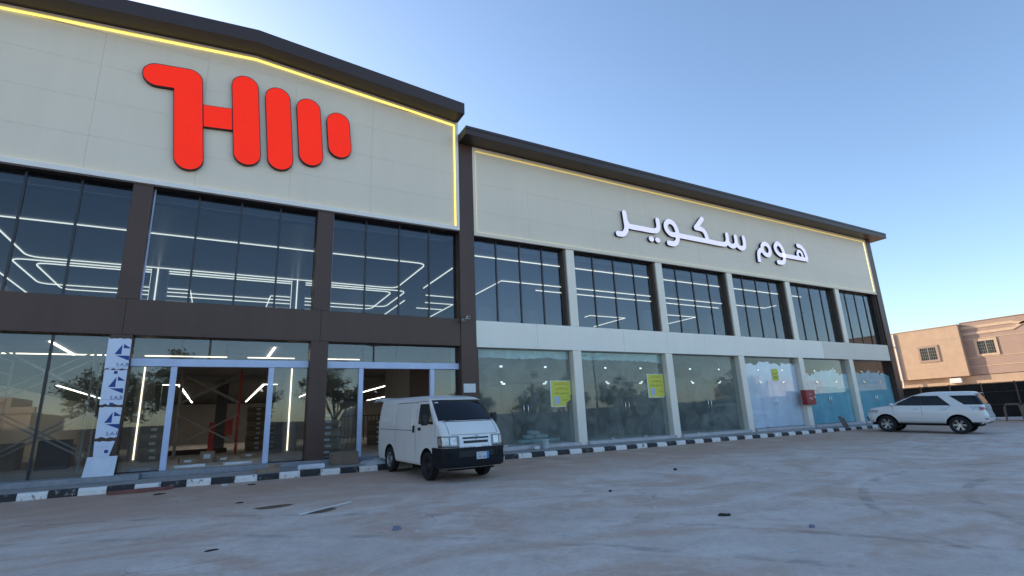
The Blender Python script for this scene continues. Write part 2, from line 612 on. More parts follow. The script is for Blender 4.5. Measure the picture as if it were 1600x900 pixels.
for k in range(-20, 60):
    x = 8.44 + 0.525 * (k - 16)
    if x > 31.5 or x < -10:
        continue
    o = bpy.data.objects.new("kerb_stone", _kb[1 if k % 2 == 0 else 0])
    o.parent = kerb
    o.location = (x, random.uniform(-0.012, 0.012), random.uniform(-0.012, 0.008))
    o.rotation_euler = (random.uniform(-.01, .01), random.uniform(-.006, .006), random.uniform(-.012, .012))
    COL.objects.link(o)

# ------------------------------------------------------------------ showroom building (gabled)
YF = 17.70                      # facade plane
YG = 18.00                      # glass plane
showroom = empty("showroom_building", (0.2, 17.8, 0), "gabled showroom with dark brown frame, cream sign panel and red logo", "building")
ROOF_PK, ROOF_EN, XPK = 14.0, 13.38, 0.18
XL, XR = -7.42, 7.78


def roof_z(x):
    return ROOF_PK - (ROOF_PK - ROOF_EN) * abs(x - XPK) / 7.6


colsL = [(-7.97, -7.43), (-2.72, -2.22), (2.51, 3.05)]
for a, b_ in colsL:
    B("column", a, b_, YF, 18.25, 0.10, 4.018, M_brown, showroom, 0.008)
    B("column", a, b_, YF, 18.25, 5.052, 8.575, M_brown, showroom, 0.008)
B("column", 7.80, 8.44, YF - 0.03, 18.25, 0.10, 12.455, M_brown, showroom, 0.008, label="full height dark brown pilaster between the two buildings")
for a, b_ in ((-9.3, -5.36), (-5.355, -2.475), (-2.47, 2.775), (2.78, 7.795)):
    B("spandrel_panel", a, b_, YF + 0.002, 18.2, 4.02, 5.05, M_brown, showroom, 0.006)
B("wall_panel", -9.3, -7.975, YF + 0.004, 18.2, 0.1, 4.017, M_brown, showroom)
B("wall_panel", -9.3, -7.975, YF + 0.004, 18.2, 5.053, 8.57, M_brown, showroom)
# fascia: backing wall, cladding panels, frame, light line
pts = [(-9.3, 8.60), (7.79, 8.60), (7.79, roof_z(7.79) - .01), (XPK, ROOF_PK - .01), (-9.3, roof_z(-9.3) - .01)]
obj("fascia_wall", MB().prism_xz(pts, 17.80, 18.25), M_cream, showroom)
joints = [-7.42, -6.7, -3.95, -1.2, 1.55, 4.3, 7.62]
zrows = [8.76, 9.86, 11.06, 12.26, 13.40]
for i in range(len(joints) - 1):
    for j in range(len(zrows)):
        x0, x1 = joints[i] + 0.002, joints[i + 1] - 0.002
        z0 = zrows[j] + 0.002
        t0, t1 = roof_z(x0) - 0.12, roof_z(x1) - 0.12
        z1a, z1b = (zrows[j + 1] - 0.002,) * 2 if j + 1 < len(zrows) else (t0, t1)
        if j + 1 == len(zrows) and i == len(joints) - 2:
            z1b = max(z1b, z0 + .01)
        if j + 2 == len(zrows):
            z1a, z1b = min(z1a, t0), min(z1b, t1)
        if z1a - z0 < 0.01 and z1b - z0 < 0.01:
            continue
        poly = [(x0, z0), (x1, z0)]
        if z1b > z0 + 0.01: poly.append((x1, z1b))
        if x0 < XPK < x1 and j + 1 == len(zrows): poly.append((XPK, roof_z(XPK) - 0.12))
        if z1a > z0 + 0.01: poly.append((x0, z1a))
        obj("cladding_panel", MB().prism_xz(poly, 17.735, 17.80), M_cream, showroom)
B("frame_trim", -9.3, 7.79, 17.60, 17.80, 8.585, 8.745, M_trim, showroom, 0.006)
B("frame_trim", 7.68, 7.79, 17.60, 17.80, 8.747, ROOF_EN - 0.02, M_trim, showroom, 0.006)
for sx0, sx1 in ((-9.3, XPK), (XPK, 7.675)):
    z0, z1 = roof_z(sx0), roof_z(sx1)
    obj("frame_trim", MB().prism_xz([(sx0, z0 - .10), (sx1, z1 - .10), (sx1, z1 - .012), (sx0, z0 - .012)], 17.66, 17.80), M_cream, showroom)
    obj("led_strip", MB().prism_xz([(sx0, z0 - .150), (sx1 - .01, z1 - .150), (sx1 - .01, z1 - .125), (sx0, z0 - .125)], 17.69, 17.73), M_led_y, showroom)
B("led_strip", 7.645, 7.67, 17.70, 17.733, 8.80, 13.20, M_led_y, showroom)
M_led_soft = emission_mat("warm_white_led", (1.0, 0.90, 0.50), 0.6)
B("led_strip", -9.3, 7.60, 17.705, 17.733, 8.752, 8.775, M_led_soft, showroom)
# soffit strip under the fascia
B("window_head", -9.3, 7.79, 17.74, 18.2, 8.578, 8.598, M_roof, showroom)
# gabled roof canopy
for x0, x1 in ((-9.8, XPK), (XPK, 7.80)):
    z0, z1 = roof_z(x0), roof_z(x1)
    obj("roof_canopy", MB().prism_xz([(x0, z0), (x1, z1), (x1, z1 + .49), (x0, z0 + .49)], 16.93, 58.2), M_roof, showroom)
# enclosing walls
obj("side_wall", MB().box(7.55, 7.78, 18.26, 58, 8.4, 13.37), M_cream, showroom)
obj("side_wall", MB().box(-9.3, -9.05, 18.26, 58, 0.1, 13.2), M_cream, showroom)
obj("rear_wall", MB().box(-9.04, 16.2, 57.6, 57.9, 0.1, 4.0), M_plaster, showroom)

# upper glazing
muL = [-7.42, -6.42, -5.18, -3.95, -2.73], [-2.21, -1.02, 0.18, 1.35, 2.50], [3.06, 4.24, 5.48, 6.65, 7.79]


def glaze(parent, edges, z0, z1, m, y=YG, mull=M_mull, first=False):
    for i in range(len(edges) - 1):
        B("pane", edges[i] + 0.006, edges[i + 1] - 0.006, y, y + 0.014, z0, z1, m, parent)
        if i > 0 and mull:
            B("mullion", edges[i] - 0.03, edges[i] + 0.03, y - 0.035, y - 0.002, z0, z1, mull, parent)
    if mull:
        B("mullion", edges[0], edges[0] + 0.04, y - 0.035, y - 0.002, z0, z1, M_film, parent)


for e in muL:
    glaze(showroom, e, 5.06, 8.57, M_glass_up)
# ground floor of the showroom
B("plinth", -9.3, -1.62, 17.25, 18.1, 0.152, 0.30, M_granite, showroom, 0.008)
B("plinth", -1.615, 7.79, 17.66, 18.1, 0.152, 0.30, M_granite, showroom, 0.008)
for e in ([-7.42, -5.7, -3.98, -2.73],):
    glaze(showroom, e, 0.305, 4.01, M_glass_low, y=17.95)


def entrance(x0, x1, p):
    """film-wrapped aluminium transom and posts with glass around an open doorway"""
    B("transom", x0, x1, 17.90, 18.08, 3.17, 3.39, M_film, showroom, 0.006)
    nn = 4
    for i in range(nn):
        a, b_ = x0 + (x1 - x0) * i / nn, x0 + (x1 - x0) * (i + 1) / nn
        B("pane", a + .004, b_ - .004, 17.98, 17.994, 3.392, 4.01, M_glass_low, showroom)
    for a in p:
        B("door_post", a, a + 0.155, 17.92, 18.06, 0.305, 3.168, M_film, showroom, 0.005)
    B("pane", x0, p[0] - .003, 17.98, 17.994, 0.33, 3.168, M_glass_low, showroom)
    B("pane", p[1] + .158, x1, 17.98, 17.994, 0.33, 3.168, M_glass_low, showroom)
    B("bottom_rail", x0, p[0] - .003, 17.95, 18.03, 0.302, 0.328, M_dark, showroom)
    B("bottom_rail", p[1] + .158, x1, 17.95, 18.03, 0.302, 0.328, M_dark, showroom)


entrance(-2.21, 2.50, (-1.24, 1.335))
entrance(3.06, 7.79, (4.12, 6.67))

# interiors: floors, ceilings with light lines, back walls
upper_floor = obj("floor_slab", MB().box(-9.0, 8.1, 18.26, 57.5, 4.06, 4.95), M_plaster, showroom)
ground_floor = obj("floor", MB().box(-9.0, 8.1, 18.11, 57.5, 0.1, 0.298), M_intfloor, showroom)
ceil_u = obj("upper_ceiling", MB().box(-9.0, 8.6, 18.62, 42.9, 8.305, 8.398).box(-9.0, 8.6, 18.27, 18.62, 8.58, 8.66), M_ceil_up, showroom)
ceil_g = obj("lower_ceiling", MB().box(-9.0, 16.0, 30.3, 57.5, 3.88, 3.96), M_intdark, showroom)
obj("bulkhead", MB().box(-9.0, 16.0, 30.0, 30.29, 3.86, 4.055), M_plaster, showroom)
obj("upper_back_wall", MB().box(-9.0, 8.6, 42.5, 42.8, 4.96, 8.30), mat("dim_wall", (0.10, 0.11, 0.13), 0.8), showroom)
M_brownwall = mat("brown_partition", (0.07, 0.04, 0.035), 0.5, 0, 0.1)
obj("partition", MB().box(7.62, 7.80, 18.27, 27.2, 0.3, 4.05), M_plaster, showroom)
obj("partition_lining", MB().box(7.50, 7.61, 18.28, 22.8, 0.3, 4.05), M_brownwall, showroom)


def led_path(pts, z, parent, w=0.038, closed=False, r=0.0, m=None, name="led_strip", drop=0.035):
    """flat light line following pts on the ceiling with rounded corners"""
    P = [Vector((x, y, 0)) for x, y in pts]
    n = len(P)
    out = []
    for i in range(n):
        if r > 0 and (closed or 0 < i < n - 1):
            p, a, c = P[i], P[(i - 1) % n], P[(i + 1) % n]
            d1, d2 = (a - p).normalized(), (c - p).normalized()
            for k in range(7):
                t = k / 6
                out.append((p + d1 * r) * (1 - t) ** 2 + p * 2 * t * (1 - t) + (p + d2 * r) * t * t)
        else:
            out.append(P[i])
    if closed:
        out.append(out[0])
    L_, R_ = [], []
    for i, p in enumerate(out):
        a = out[i - 1] if i > 0 else (out[-2] if closed else p)
        c = out[i + 1] if i < len(out) - 1 else (out[1] if closed else p)
        d = (c - a).normalized()
        nrm = Vector((-d.y, d.x, 0)) * w / 2
        L_.append(p + nrm); R_.append(p - nrm)
    mb = MB()
    for i in range(len(out) - 1):
        q = [L_[i], L_[i + 1], R_[i + 1], R_[i]]
        lo = [(v.x, v.y, z - drop) for v in q]
        hi = [(v.x, v.y, z - 0.002) for v in q]
        mb.raw(lo + hi, [(0, 1, 2, 3), (0, 1, 5, 4), (2, 3, 7, 6)])
    return obj(name, mb, m or M_led, parent)


M_cbox = mat("grey_curtain_box", (0.50, 0.50, 0.50), .7, 0, .1)
M_cbox_r = mat("reddish_curtain_box", (0.24, 0.10, 0.09), .7, 0, .1)
for k_, (a, b_) in enumerate(((-7.4, -5.2), (-5.18, -3.97), (-3.95, -2.75), (-2.2, -1.04), (-1.02, .16), (.18, 2.49), (3.07, 7.5))):
    obj("curtain_box", MB().box(a, b_, 18.40, 18.55, 8.36, 8.56), M_cbox_r if k_ in (1, 2, 4) else M_cbox, showroom)
obj("curtain_box_trim", MB().box(-7.4, 7.5, 18.37, 18.397, 8.335, 8.365), M_trim, showroom)


def rect(x0, x1, y0, y1):
    return [(x0, y0), (x1, y0), (x1, y1), (x0, y1)]


ZU = 8.305
led_path(rect(-7.0, 7.8, 21.4, 26.1), ZU, ceil_u, closed=True, r=0.5)
led_path(rect(-7.65, 8.5, 26.55, 30.7), ZU, ceil_u, closed=True, r=0.5)
led_path(rect(-7.0, 7.85, 26.95, 31.6), ZU, ceil_u, closed=True, r=0.5)
led_path([(-8.6, 29.0), (-8.6, 33.2)], ZU, ceil_u)
for cx in (-2.9, 3.3):
    led_path(rect(cx - 1.25, cx + 1.25, 29.9, 33.0), ZU, ceil_u, closed=True, r=0.1)
M_col_in = mat("interior_column", (0.20, 0.19, 0.19), 0.5, 0, 0.1)
for cx in (-2.63, 3.0):
    c_ = obj("interior_column", MB().bbox(cx - .3, cx + .3, 26.1, 26.7, 0.3, 4.05, 0.01), M_col_in, showroom)
    obj("led_strip", MB().box(cx - 0.10, cx - 0.05, 26.06, 26.097, 0.35, 4.0), M_led, c_)
    c_ = obj("interior_column", MB().bbox(cx - .3, cx + .3, 26.1, 26.7, 4.96, 8.30, 0.01), M_col_in, showroom)
    obj("led_strip", MB().box(cx - 0.10, cx - 0.05, 26.06, 26.097, 5.0, 8.25), M_led, c_)
    obj("led_strip", MB().box(cx - 0.325, cx - 0.303, 26.2, 26.22, 5.0, 8.25), M_led, c_)
for cx in (-2.9, 0.25, 3.3):
    obj("interior_column", MB().bbox(cx - .28, cx + .28, 33.4, 33.96, 0.3, 3.87, 0.01), M_col_in, showroom)
ZG = 3.878
extra_floor = obj("floor", MB().box(8.105, 16.0, 27.21, 57.5, 0.1, 0.296), M_intfloor, showroom)
obj("side_wall", MB().box(16.01, 16.28, 27.21, 57.9, 0.1, 4.0), M_plaster, showroom)
obj("upper_rear_wall", MB().box(-9.04, 8.3, 57.6, 57.9, 4.01, 13.2), M_plaster, showroom)
for x, dx in ((-1.88, -1.1), (2.3, 1.4)):
    led_path([(x + dx, 33.7), (x, 33.7), (x, 53.5)], ZG, ceil_g, w=0.09, m=M_led_g)
led_path([(11.2, 33.5), (9.95, 33.5), (9.95, 43.0)], ZG, ceil_g, w=0.09, m=M_led_g)
led_path([(13.7, 43.0), (13.7, 55.5)], ZG, ceil_g, w=0.09, m=M_led_g)
led_path([(-7.0, 33.7), (-7.0, 52.0)], ZG, ceil_g, w=0.09, m=M_led_g)
led_path([(6.0, 36.0), (6.0, 54.0)], ZG, ceil_g, w=0.09, m=M_led_g)
led_path([(-4.4, 19.6), (-4.4, 22.6)], 4.058, upper_floor, w=0.05, m=M_led_g)
led_path([(1.6, 19.6), (1.6, 22.6)], 4.058, upper_floor, w=0.05, m=M_led_g)
for xa, xb in ((-6.5, -3.2), (-2.4, .2), (.9, 2.6), (3.4, 5.2)):
    led_path([(xa, 22.6), (xb, 22.6)], 4.058, upper_floor, w=0.035)

# ------------------------------------------------------------------ shop block
block = empty("shop_block", (23.5, 17.8, 0), "long two storey shop block with cream columns and white Arabic lettering", "building")
C5 = [13.14, 18.49, 23.70, 28.83, 33.95]
HW = 0.215
for c in C5:
    B("column", c - HW, c + HW, YF, 18.25, 0.10, 3.995, M_colcream, block, 0.008)
    B("column", c - HW, c + HW, YF, 18.25, 5.035, 8.485, M_colcream, block, 0.008)
B("column", 38.72, 39.36, YF - 0.03, 18.6, -0.2, 12.455, M_brown, block, 0.008, label="dark brown pilaster at the far corner")
bj = [8.445, 11.2, 15.8, 18.49, 21.1, 26.2, 31.2, 34.6, 38.715]
for i in range(len(bj) - 1):
    B("spandrel_panel", bj[i] + .003, bj[i + 1] - .003, YF + 0.002, 18.2, 4.0, 5.03, M_beige_clad if bj[i] >= 31 else M_white_clad, block, 0.006)
obj("fascia_wall", MB().box(8.445, 38.72, 17.80, 18.25, 8.49, 12.455), M_cream, block)
fj = [8.58, 11.1, 14.6, 18.1, 21.6, 25.1, 28.6, 32.1, 35.6, 38.60]
zr = [8.66, 9.6, 10.85, 12.10, 12.33]
for i in range(len(fj) - 1):
    for j in range(3):
        z1 = zr[j + 1] if j < 2 else 12.33
        B("cladding_panel", fj[i] + .002, fj[i + 1] - .002, 17.735, 17.799, zr[j] + .002, z1 - .002, M_cream, block)
B("frame_trim", 8.445, 38.715, 17.66, 17.80, 8.495, 8.655, M_cream, block, 0.006)
B("frame_trim", 8.445, 8.575, 17.66, 17.80, 8.657, 12.44, M_cream, block, 0.006)
B("frame_trim", 38.605, 38.715, 17.66, 17.80, 8.657, 12.44, M_cream, block, 0.006)
B("frame_trim", 8.577, 38.603, 17.66, 17.80, 12.335, 12.44, M_cream, block, 0.006)
M_led_y2 = emission_mat("dim_yellow_led", (1.0, 0.80, 0.26), 0.26)
B("led_strip", 8.62, 38.55, 17.705, 17.733, 12.28, 12.31, M_led_y2, block)
B("led_strip", 38.56, 38.59, 17.700, 17.733, 8.70, 12.26, M_led_soft, block)
M_led_faint = emission_mat("faint_yellow_led", (1.0, 0.88, 0.45), 0.35)
B("led_strip", 8.585, 8.605, 17.71, 17.733, 8.70, 12.26, M_led_faint, block)
B("led_strip", 8.62, 38.54, 17.71, 17.733, 8.662, 8.68, M_led_faint, block)
B("window_head", 8.445, 38.715, 17.74, 18.2, 8.487, 8.493, M_roof, block)
obj("roof_canopy", MB().prism_xz([(7.80, 12.46), (39.98, 12.46), (39.98, 12.80), (7.80, 12.80)], 16.86, 36.2), M_roof, block)
obj("roof_gutter_trim", MB().box(7.80, 39.98, 16.84, 16.858, 12.70, 12.82), M_roof, block)
obj("side_wall", MB().box(39.0, 39.34, 18.61, 36, -0.2, 12.45), M_cream, block)
obj("rear_wall", MB().box(16.3, 39.34, 36.01, 36.3, -0.2, 12.45).box(8.4, 16.29, 36.01, 36.3, 4.96, 12.45), M_cream, block)
b_floor = obj("floor_slab", MB().box(8.15, 38.98, 18.26, 35.9, 4.06, 4.95), M_plaster, block)
obj("floor", MB().box(8.105, 38.98, 18.11, 26.99, 0.1, 0.298), M_intfloor, block)
b_ceil = obj("upper_ceiling", MB().box(8.61, 38.98, 18.62, 35.9, 8.305, 8.40).box(8.61, 38.98, 18.27, 18.62, 8.52, 8.62), M_ceil_up, block)
M_wallpale = mat("pale_partition", (0.36, 0.38, 0.42), 0.8, 0, 0.08)
obj("upper_back_wall", MB().box(8.61, 38.98, 35.6, 35.88, 4.96, 8.30), mat("dim_wall"), block)
for x in (12.6, 14.2, 15.8):
    obj("upper_partition", MB().box(x, x + 0.75, 25.9, 26.1, 4.96, 7.6), M_wallpale, block)
for x in (20.4, 25.6, 27.0, 30.6):
    obj("upper_partition", MB().box(x, x + 0.6, 21.0, 21.2, 4.96, 6.9), M_wallpale, block)
for seg in ([(9.2, 19.5), (33.0, 19.5)], [(12.4, 26.0), (12.4, 22.8), (33.9, 22.8), (33.9, 21.9)], [(15.2, 23.95), (30.4, 23.95)],
            [(22.9, 29.6), (22.9, 29.0), (26.2, 29.0), (26.2, 32.8)], [(9.15, 21.6), (9.15, 25.6)], [(9.1, 28.7), (9.1, 33.0)],
            [(9.8, 27.05), (11.5, 27.05)], [(10.4, 28.8), (12.2, 28.8), (12.2, 32.8)], [(10.4, 30.4), (12.1, 30.4)], [(28.5, 27.0), (31.5, 27.0), (31.5, 31)]):
    led_path(seg, ZU, b_ceil)
obj("curtain_box", MB().box(8.62, 38.9, 18.40, 18.55, 8.30, 8.48), M_cbox, block)
edges = [8.445] + sum([[c - HW, c + HW] for c in C5], []) + [38.72]
for i in range(6):
    a, b_ = edges[2 * i], edges[2 * i + 1]
    e = [a + (b_ - a) * k / 4 for k in range(5)]
    glaze(block, e, 5.04, 8.48, M_glass_up2)
    B("window_jamb", b_ - 0.10, b_ - 0.003, 17.78, 18.03, 5.04, 8.48, mat("brown_jamb", (0.10, 0.075, 0.06), 0.5), block)

M_turq = mat("turquoise_paint", (0.22, 0.52, 0.60), 0.6, 0, 0.15, 1.2)
M_whitewash = mat("white_wash", (0.80, 0.84, 0.92), 0.7, 0, 0.10, 1.5)
M_palewash = mat("pale_teal_wash", (0.55, 0.70, 0.72), 0.7, 0, 0.12, 1.5)


def ragged(x0, x1, z0, ztop, amp, seed, y, m, name, parent, thick=0.004, down=False):
    """painted sheet with an uneven edge"""
    rg = np.random.default_rng(seed)
    n = max(8, int((x1 - x0) / 0.07))
    ph = rg.uniform(0, 6.28, 5)
    pts = []
    for k in range(n + 1):
        t = k / n
        w = sum(math.sin(t * (3 + 5 * j) + ph[j]) / (1 + j) for j in range(5)) / 2
        pts.append((x0 + (x1 - x0) * t, ztop + amp * w + rg.uniform(-.03, .03)))
    mb = MB()
    for k in range(n):
        (xa, za), (xb, zb) = pts[k], pts[k + 1]
        mb.raw([(xa, y, z0), (xb, y, z0), (xb, y, zb), (xa, y, za), (xa, y + thick, z0), (xb, y + thick, z0), (xb, y + thick, zb), (xa, y + thick, za)],
               [(0, 1, 2, 3), (7, 6, 5, 4), (3, 2, 6, 7), (0, 4, 5, 1)])
    return obj(name, mb, m, parent)


SHOP = []
for i in range(6):
    a, b_ = edges[2 * i], edges[2 * i + 1]
    mid = (a + b_) / 2 + (0.02 if i else -0.05)
    d0, d1 = mid - 1.03, mid + 1.03
    SHOP.append((a, b_, d0, mid, d1))
    B("threshold", a, b_, 17.55, 18.10, 0.152, 0.285, M_marble, block, 0.008)
    G = M_glass_clear if i > 2 else M_glass_shop
    y = 17.98
    for (x0, x1, z0, z1) in ((a + .004, d0 - .004, .29, 3.99), (d1 + .004, b_ - .004, .29, 3.99), (d0 + .002, d1 - .002, 2.67, 3.99)):
        B("pane", x0, x1, y, y + .012, z0, z1, G, block)
    for s, (x0, x1) in enumerate(((d0 + .004, mid - .004), (mid + .004, d1 - .004))):
        dr = B("door", x0, x1, y, y + .012, .30, 2.66, G, block)
        hx = mid - .10 if s == 0 else mid + .10
        obj("handle", MB().tube([(hx, y - .02, 1.40), (hx, y - .06, 1.44), (hx, y - .06, 1.78), (hx, y - .02, 1.82)], .014, 8), M_steel, dr, smooth=40)
        fx = x0 if s == 0 else x1 - .16
        obj("patch_fitting", MB().box(fx, fx + .16, y - .012, y + .024, 2.60, 2.664), M_steel, dr)
        obj("patch_fitting", MB().box(fx, fx + .16, y - .012, y + .024, .292, .345), M_steel, dr)
    for x in (d0, d1):
        B("patch_fitting", x - .06, x + .06, y - .014, y + .026, 3.27, 3.34, M_steel, block)
        B("patch_fitting", x - .05, x + .05, y - .016, y + .028, 2.668, 2.73, M_steel, block)
    # paint and wash on the inside of the glass
    yp = y + .014
    if i in (0, 1):
        ragged(a + .05, b_ - .05, 3.99, 3.62, .07, 10 + i, yp, M_palewash, "wash_strip", block)
    if i == 3:
        for k, (x0, x1) in enumerate(((a + .02, d0 - .01), (d0, mid - .005), (mid + .005, d1), (d1 + .01, b_ - .02))):
            ragged(x0, x1, .31, 3.62 + .1 * (k % 2), .10, 30 + k, yp, M_whitewash, "painted_screen", block)
    if i in (4, 5):
        for k, (x0, x1) in enumerate(((a + .02, d0 - .01), (d0, mid - .005), (mid + .005, d1), (d1 + .01, b_ - .02))):
            ragged(x0, x1, .31, 2.38 if k in (1, 2) else 2.25, .04, 40 + 7 * i + k, yp, M_turq, "painted_screen", block)
            ragged(x0, x1, 2.15, 3.25 + .12 * math.sin(k * 2 + i), .16, 50 + 7 * i + k, yp + .008, M_palewash if i == 4 else M_turq, "painted_screen", block)
    # shop interior
    if i > 0:
        obj("party_wall", MB().box(a - HW - .08, a - HW + .08, 18.26, 30, .30, 4.05), M_plaster, block)
obj("shop_back_wall", MB().box(8.0, 38.9, 27.0, 27.2, .30, 4.05), M_plaster, block)
B("jamb_lining", 8.442, 8.52, 17.72, 18.0, 0.16, 3.99, M_brown, block)

# ------------------------------------------------------------------ unseen wing added beyond the gable so that it shades the yard wall
wing = empty("shading_wing", (-24, 17.8, 0), "unseen two storey wing added beside the gabled showroom to shade the yard wall", "building")
B("fascia_wall", -40, -9.82, 17.74, 18.2, 8.49, 12.45, M_cream, wing)
B("spandrel_panel", -40, -9.32, YF + .01, 18.2, 4.0, 5.03, M_white_clad, wing)
B("roof_canopy", -40.6, -9.85, 16.86, 36.2, 12.46, 12.80, M_roof, wing)
B("side_wall", -40, -39.7, 18.21, 36, -.2, 12.45, M_cream, wing)
B("rear_wall", -39.69, -9.35, 35.7, 36, -.2, 12.45, M_cream, wing)
B("floor_slab", -39.69, -9.35, 18.21, 35.69, 4.06, 4.95, M_plaster, wing)
B("plinth", -40, -9.32, 17.66, 18.1, -.1, .30, M_granite, wing)
for k_ in range(6):
    xa = -39.9 + 5.1 * k_
    B("column", xa, xa + .43, YF, 18.2, .305, 3.995, M_colcream, wing)
    B("column", xa, xa + .43, YF, 18.2, 5.035, 8.485, M_colcream, wing)
    B("pane", xa + .435, xa + 5.09, 18.0, 18.014, .31, 3.99, M_glass_low, wing)
    B("pane", xa + .435, xa + 5.09, 18.0, 18.014, 5.04, 8.48, M_glass_up, wing)

# ------------------------------------------------------------------ red logo sign
M_red = mat("red_lit_acrylic", (0.70, 0.018, 0.008), 0.5, 0, 0.06, 0.8, emit=(1.0, 0.030, 0.010), estr=0.27, spec=0.15)
M_redside = mat("dark_red_return", (0.035, 0.004, 0.006), 0.5, 0, 0.1)
logo = empty("logo_sign", (0, 17.66, 11.2), "large red illuminated logo of rounded bars on the cream gable", "sign")
TH = math.radians(5.6)


def l2w(u, v):
    return (u * math.cos(TH) - v * math.sin(TH), 11.2 + u * math.sin(TH) + v * math.cos(TH))


def arc(cx, cy, r, a0, a1, n=14):
    return [(cx + r * math.cos(math.radians(a0 + (a1 - a0) * k / n)), cy + r * math.sin(math.radians(a0 + (a1 - a0) * k / n))) for k in range(n + 1)]


def inset(poly, d):
    """polygon moved inwards by d (counter-clockwise outline)"""
    n = len(poly); out = []
    for i in range(n):
        p0, p1, p2 = Vector(poly[i - 1]), Vector(poly[i]), Vector(poly[(i + 1) % n])
        a, b_ = (p1 - p0), (p2 - p1)
        if a.length < 1e-7: a = b_
        if b_.length < 1e-7: b_ = a
        na, nb = Vector((-a.y, a.x)).normalized(), Vector((-b_.y, b_.x)).normalized()
        nn = (na + nb)
        nn = nn.normalized() / max(0.3, math.sqrt((1 + na.dot(nb)) / 2)) if nn.length > 1e-6 else na
        out.append(tuple(p1 + nn * d))
    return out


def sign_letter(poly, y_face, y_back, name, parent, m_face, m_side, edge=0.022):
    """outline with a dark return and rim and a lit face set inside it"""
    n = len(poly)
    inn = inset(poly, edge)
    mb = MB()
    mb.raw([(x, y_face, z) for x, z in inn], [tuple(range(n))], 0)
    V = [(x, y_face, z) for x, z in inn] + [(x, y_face - 0.004, z) for x, z in poly] + [(x, y_back, z) for x, z in poly]
    F = []
    for i in range(n):
        j = (i + 1) % n
        F += [(i, j, n + j, n + i), (n + i, n + j, 2 * n + j, 2 * n + i)]
    mb.raw(V, F, 1)
    return obj(name, mb, [m_face, m_side], parent)


def capsule(u0, u1, v0, v1):
    r = (u1 - u0) / 2; c = (u0 + u1) / 2
    return arc(c, v0 + r, r, 180, 360) + arc(c, v1 - r, r, 0, 180)


seven = arc(-1.57, -1.41, .405, 180, 360) + arc(-1.55, 1.355, .385, 0, 90) + arc(-2.40, 1.3425, .3975, 90, 270) + [(-1.975, .945)]
for shp in (seven, capsule(-.335, .485, -1.46, 1.84), capsule(.68, 1.49, -1.52, 1.60), capsule(1.68, 2.49, -1.25, 1.36), capsule(2.68, 3.50, -.82, .98)):
    sign_letter([l2w(*p) for p in shp], 17.60, 17.734, "logo_bar", logo, M_red, M_redside)
sign_letter([l2w(*p) for p in ((-1.163, -.26), (-.337, -.26), (-.337, .525), (-1.163, .525))], 17.603, 17.734, "logo_bar", logo, M_red, M_redside, 0.012)

# ------------------------------------------------------------------ Arabic sign
M_lit = mat("white_lit_acrylic", (0.75, 0.72, 0.85), 0.4, 0, 0.02, emit=(0.86, 0.80, 1.0), estr=0.22)
M_letside = mat("black_letter_return", (0.01, 0.01, 0.014), 0.5)
arab = empty("shop_sign", (23.5, 17.66, 10.1), "white illuminated Arabic lettering with black sides on the long cream fascia", "sign")


def catmull(P, n=7, closed=False):
    P = [Vector(p) for p in P]
    N_ = len(P); out = []
    rng_ = range(N_ if closed else N_ - 1)
    for i in rng_:
        p1, p2 = P[i], P[(i + 1) % N_]
        p0 = P[i - 1] if (i > 0 or closed) else p1 * 2 - p2
        p3 = P[(i + 2) % N_] if (i + 2 < N_ or closed) else p2 * 2 - p1
        for k in range(n):
            t = k / n
            out.append(0.5 * ((2 * p1) + (-p0 + p2) * t + (2 * p0 - 5 * p1 + 4 * p2 - p3) * t * t + (-p0 + 3 * p1 - 3 * p2 + p3) * t ** 3))
    if not closed:
        out.append(P[-1])
    return out


_stk = [0]


def stroke(mb, P, w, sm=True, closed=False, cap0=True, cap1=True):
    """thick rounded line: lit face (0) and black sides (1)"""
    _stk[0] += 1
    yf = 17.600 - 0.002 * (_stk[0] % 6)
    yb = 17.734
    pts = catmull(P, 7, closed) if sm else [Vector(p) for p in P]
    n = len(pts)
    Ls, Rs = [], []
    for i in range(n):
        a = pts[i - 1] if (i > 0 or closed) else pts[i]
        c = pts[(i + 1) % n] if (i < n - 1 or closed) else pts[i]
        d = (c - a).normalized()
        nr = Vector((-d.y, d.x)) * w / 2
        Ls.append(pts[i] + nr); Rs.append(pts[i] - nr)

    def f(p): return (p.x, yf, p.y)

    def g(p): return (p.x, yb, p.y)
    seg = range(n if closed else n - 1)
    for i in seg:
        j = (i + 1) % n
        mb.raw([f(Ls[i]), f(Ls[j]), f(Rs[j]), f(Rs[i])], [(0, 1, 2, 3)], 0)
        mb.raw([f(Ls[i]), f(Ls[j]), g(Ls[j]), g(Ls[i])], [(0, 1, 2, 3)], 1)
        mb.raw([f(Rs[i]), f(Rs[j]), g(Rs[j]), g(Rs[i])], [(0, 1, 2, 3)], 1)
    if not closed:
        for end, on in ((0, cap0), (n - 1, cap1)):
            d = (pts[1] - pts[0]) if end == 0 else (pts[-1] - pts[-2])
            d = d.normalized() * (-1 if end == 0 else 1)
            nr = Vector((-d.y, d.x))
            ring = [pts[end] + (nr * math.cos(t) + d * math.sin(t)) * w / 2 for t in [math.pi * k / 8 for k in range(9)]] if on else [Ls[end], Rs[end]]
            if on:
                mb.raw([f(p) for p in ring], [tuple(range(9))], 0)
            for k in range(len(ring) - 1):
                mb.raw([f(ring[k]), f(ring[k + 1]), g(ring[k + 1]), g(ring[k])], [(0, 1, 2, 3)], 1)


W_ = 0.27


def letters(*strokes):
    mb = MB()
    for s in strokes:
        stroke(mb, s[0], s[1] if len(s) > 1 else W_, **(s[2] if len(s) > 2 else {}))
    return obj("letter", mb, [M_lit, M_letside], arab)


